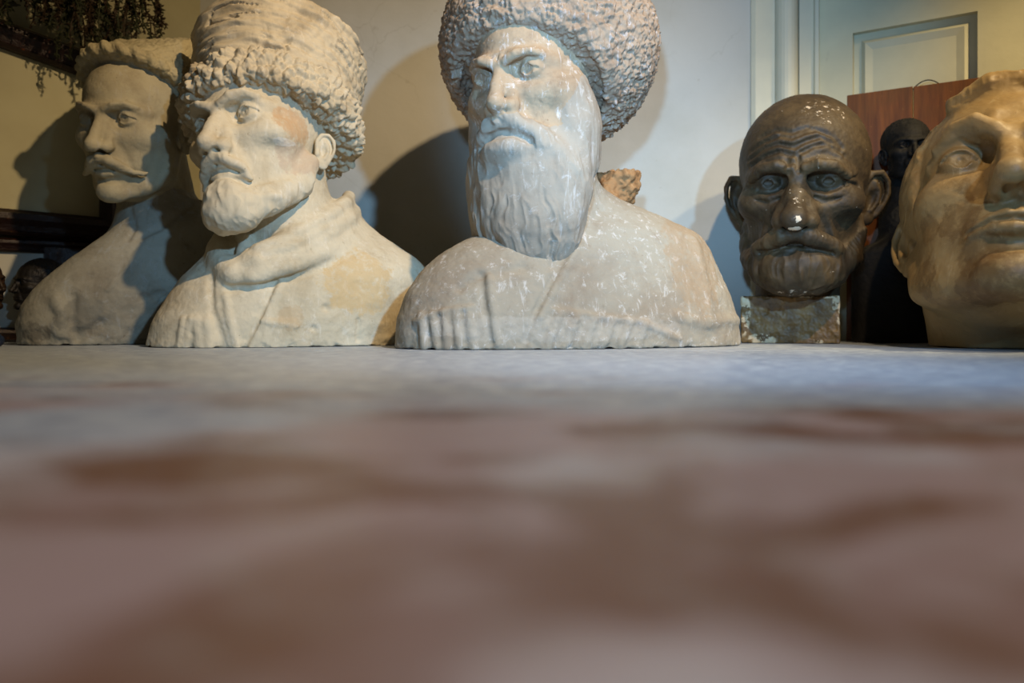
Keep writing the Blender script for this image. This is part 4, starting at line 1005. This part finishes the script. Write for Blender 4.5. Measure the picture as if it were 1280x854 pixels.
    lf.put(lambda x, y, z: np.sqrt((y - .03 * x * x * .2) ** 2 * 1.0 + (z * .9) ** 2) - np.clip(1.5 * np.sqrt(np.clip(1 - (x / 8.5) ** 2, 0, 1)) * np.clip(.9 - .05 * x, .2, 1), .02, 9) * np.where(np.abs(y) > .0, 1, 1), (-8.5, -2.2, -2.2), (8.5, 2.2, 2.2), 0)
    V, Qd, _ = lf.mesh(); V[:, 1] *= .35
    ob = mesh_obj('hanging_leaf', lf.world(V) - np.array([-.93, 1.45, .617]), Qd, dark_mat('black green leaf', (16, 18, 14)), None, None, loc=(-.93, 1.45, .617)); tag(ob, 'dark pointed leaf poking in at the top left corner', 'leaf')

def lights():
    def area(name, loc, aim, size, power, col):
        L = bpy.data.lights.new(name, 'AREA'); L.shape = 'RECTANGLE'; L.size, L.size_y = size; L.energy = power; L.color = col
        o = bpy.data.objects.new(name, L); C.objects.link(o); o.location = loc
        o.rotation_euler = (Vector(aim) - Vector(loc)).to_track_quat('-Z', 'Y').to_euler(); return o
    cool = (.33, .63, 1.0); warm = (1.0, .71, .40)
    def spot(name, loc, aim, deg, blend, power, col, r):
        L = bpy.data.lights.new(name, 'SPOT'); L.spot_size = math.radians(deg); L.spot_blend = blend; L.energy = power; L.color = col; L.shadow_soft_size = r
        o = bpy.data.objects.new(name, L); C.objects.link(o); o.location = loc
        o.rotation_euler = (Vector(aim) - Vector(loc)).to_track_quat('-Z', 'Y').to_euler(); return o
    spot('daylight_near_camera', (-.05, -.02, .29), (.30, 1.4, .46), 38, .9, 72, cool, .025)
    spot('daylight_lamp', (.64, -.32, .67), (.09, 1.25, .13), 48, 1.0, 130, cool, .03)
    spot('warm_lamp', (.50, .30, 1.25), (-.12, 1.35, .22), 78, 1.0, 100, warm, .02)
    spot('warm_lamp', (1.10, .80, 1.18), (.77, 1.34, .24), 56, .8, 58, (1.0, .76, .42), .02)
    spot('near_table_fill', (-.1, .12, 1.7), (0, .22, 0), 48, 1.0, 56, (1, .86, .76), .15)  # added fill with no real source, brightens only the near tabletop
    w = bpy.data.worlds.new('room air'); bpy.context.scene.world = w; w.use_nodes = True
    w.node_tree.nodes['Background'].inputs[0].default_value = (1.0, .86, .62, 1); w.node_tree.nodes['Background'].inputs[1].default_value = .042

def camera():
    c = bpy.data.cameras.new('camera'); c.sensor_width = 36; c.lens = 36 * F_PX / 1280; c.clip_start = .005
    c.shift_y = (HORIZON - 427) / 1280                # level camera, horizon at row 400
    o = bpy.data.objects.new('camera', c); C.objects.link(o); o.location = (0, 0, CAM_H); o.rotation_euler = (math.pi / 2, 0, 0)
    c.dof.use_dof = True; c.dof.focus_distance = 1.19; c.dof.aperture_fstop = 3.4
    bpy.context.scene.camera = o

ONLY = os.environ.get('ONLY', '')
room(); lights(); camera()
if not ONLY or 'C' in ONLY: bust_long_beard()
if not ONLY or 'S' in ONLY: bust_tall_hat()
if not ONLY or 'A' in ONLY: bust_moustache()
if not ONLY or 'O' in ONLY: head_old_man()
if not ONLY or 'R' in ONLY: head_shaven()
if not ONLY or 'D' in ONLY:
    dark_bust('bronze_bust', (.733, 1.485, 0), -12, .0052, 'guessed black bust filling the shadow between the old man and the yellowed head', dark_mat('black shadow stand-in', (5, 4, 3), .75), shoulders=.62, stand=66, wide=(-4.5, 13.5, 7.5, -30))  # guessed bust, made black and widened to stand in for shadow here
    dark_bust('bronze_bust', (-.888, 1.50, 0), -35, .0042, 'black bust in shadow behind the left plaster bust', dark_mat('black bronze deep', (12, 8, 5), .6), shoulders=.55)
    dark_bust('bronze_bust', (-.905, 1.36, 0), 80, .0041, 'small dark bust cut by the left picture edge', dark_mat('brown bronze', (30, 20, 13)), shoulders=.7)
    g = Vol((-1.2, -1.2, -.1), (1.2, 1.2, 2.2), .08, None, (-.822, 1.28, 0)); g.ell((0, 0, .95), (.95, .95, .95), 0); g.ell((0, 0, 1.95), (.3, .3, .2), .3)
    V, Qd, _ = g.mesh(); tag(mesh_obj('glass_stopper', V * .01, Qd, dark_mat('dark blue glass', (24, 34, 52), .15), loc=(-.822, 1.28, 0)), 'tiny dark blue rounded stopper on the table at the left picture edge', 'stopper')
sc = bpy.context.scene
sc.view_settings.view_transform = 'Standard'; sc.view_settings.look = 'None'; sc.view_settings.gamma = 1; sc.view_settings.exposure = 0
sc.view_settings.use_curve_mapping = False
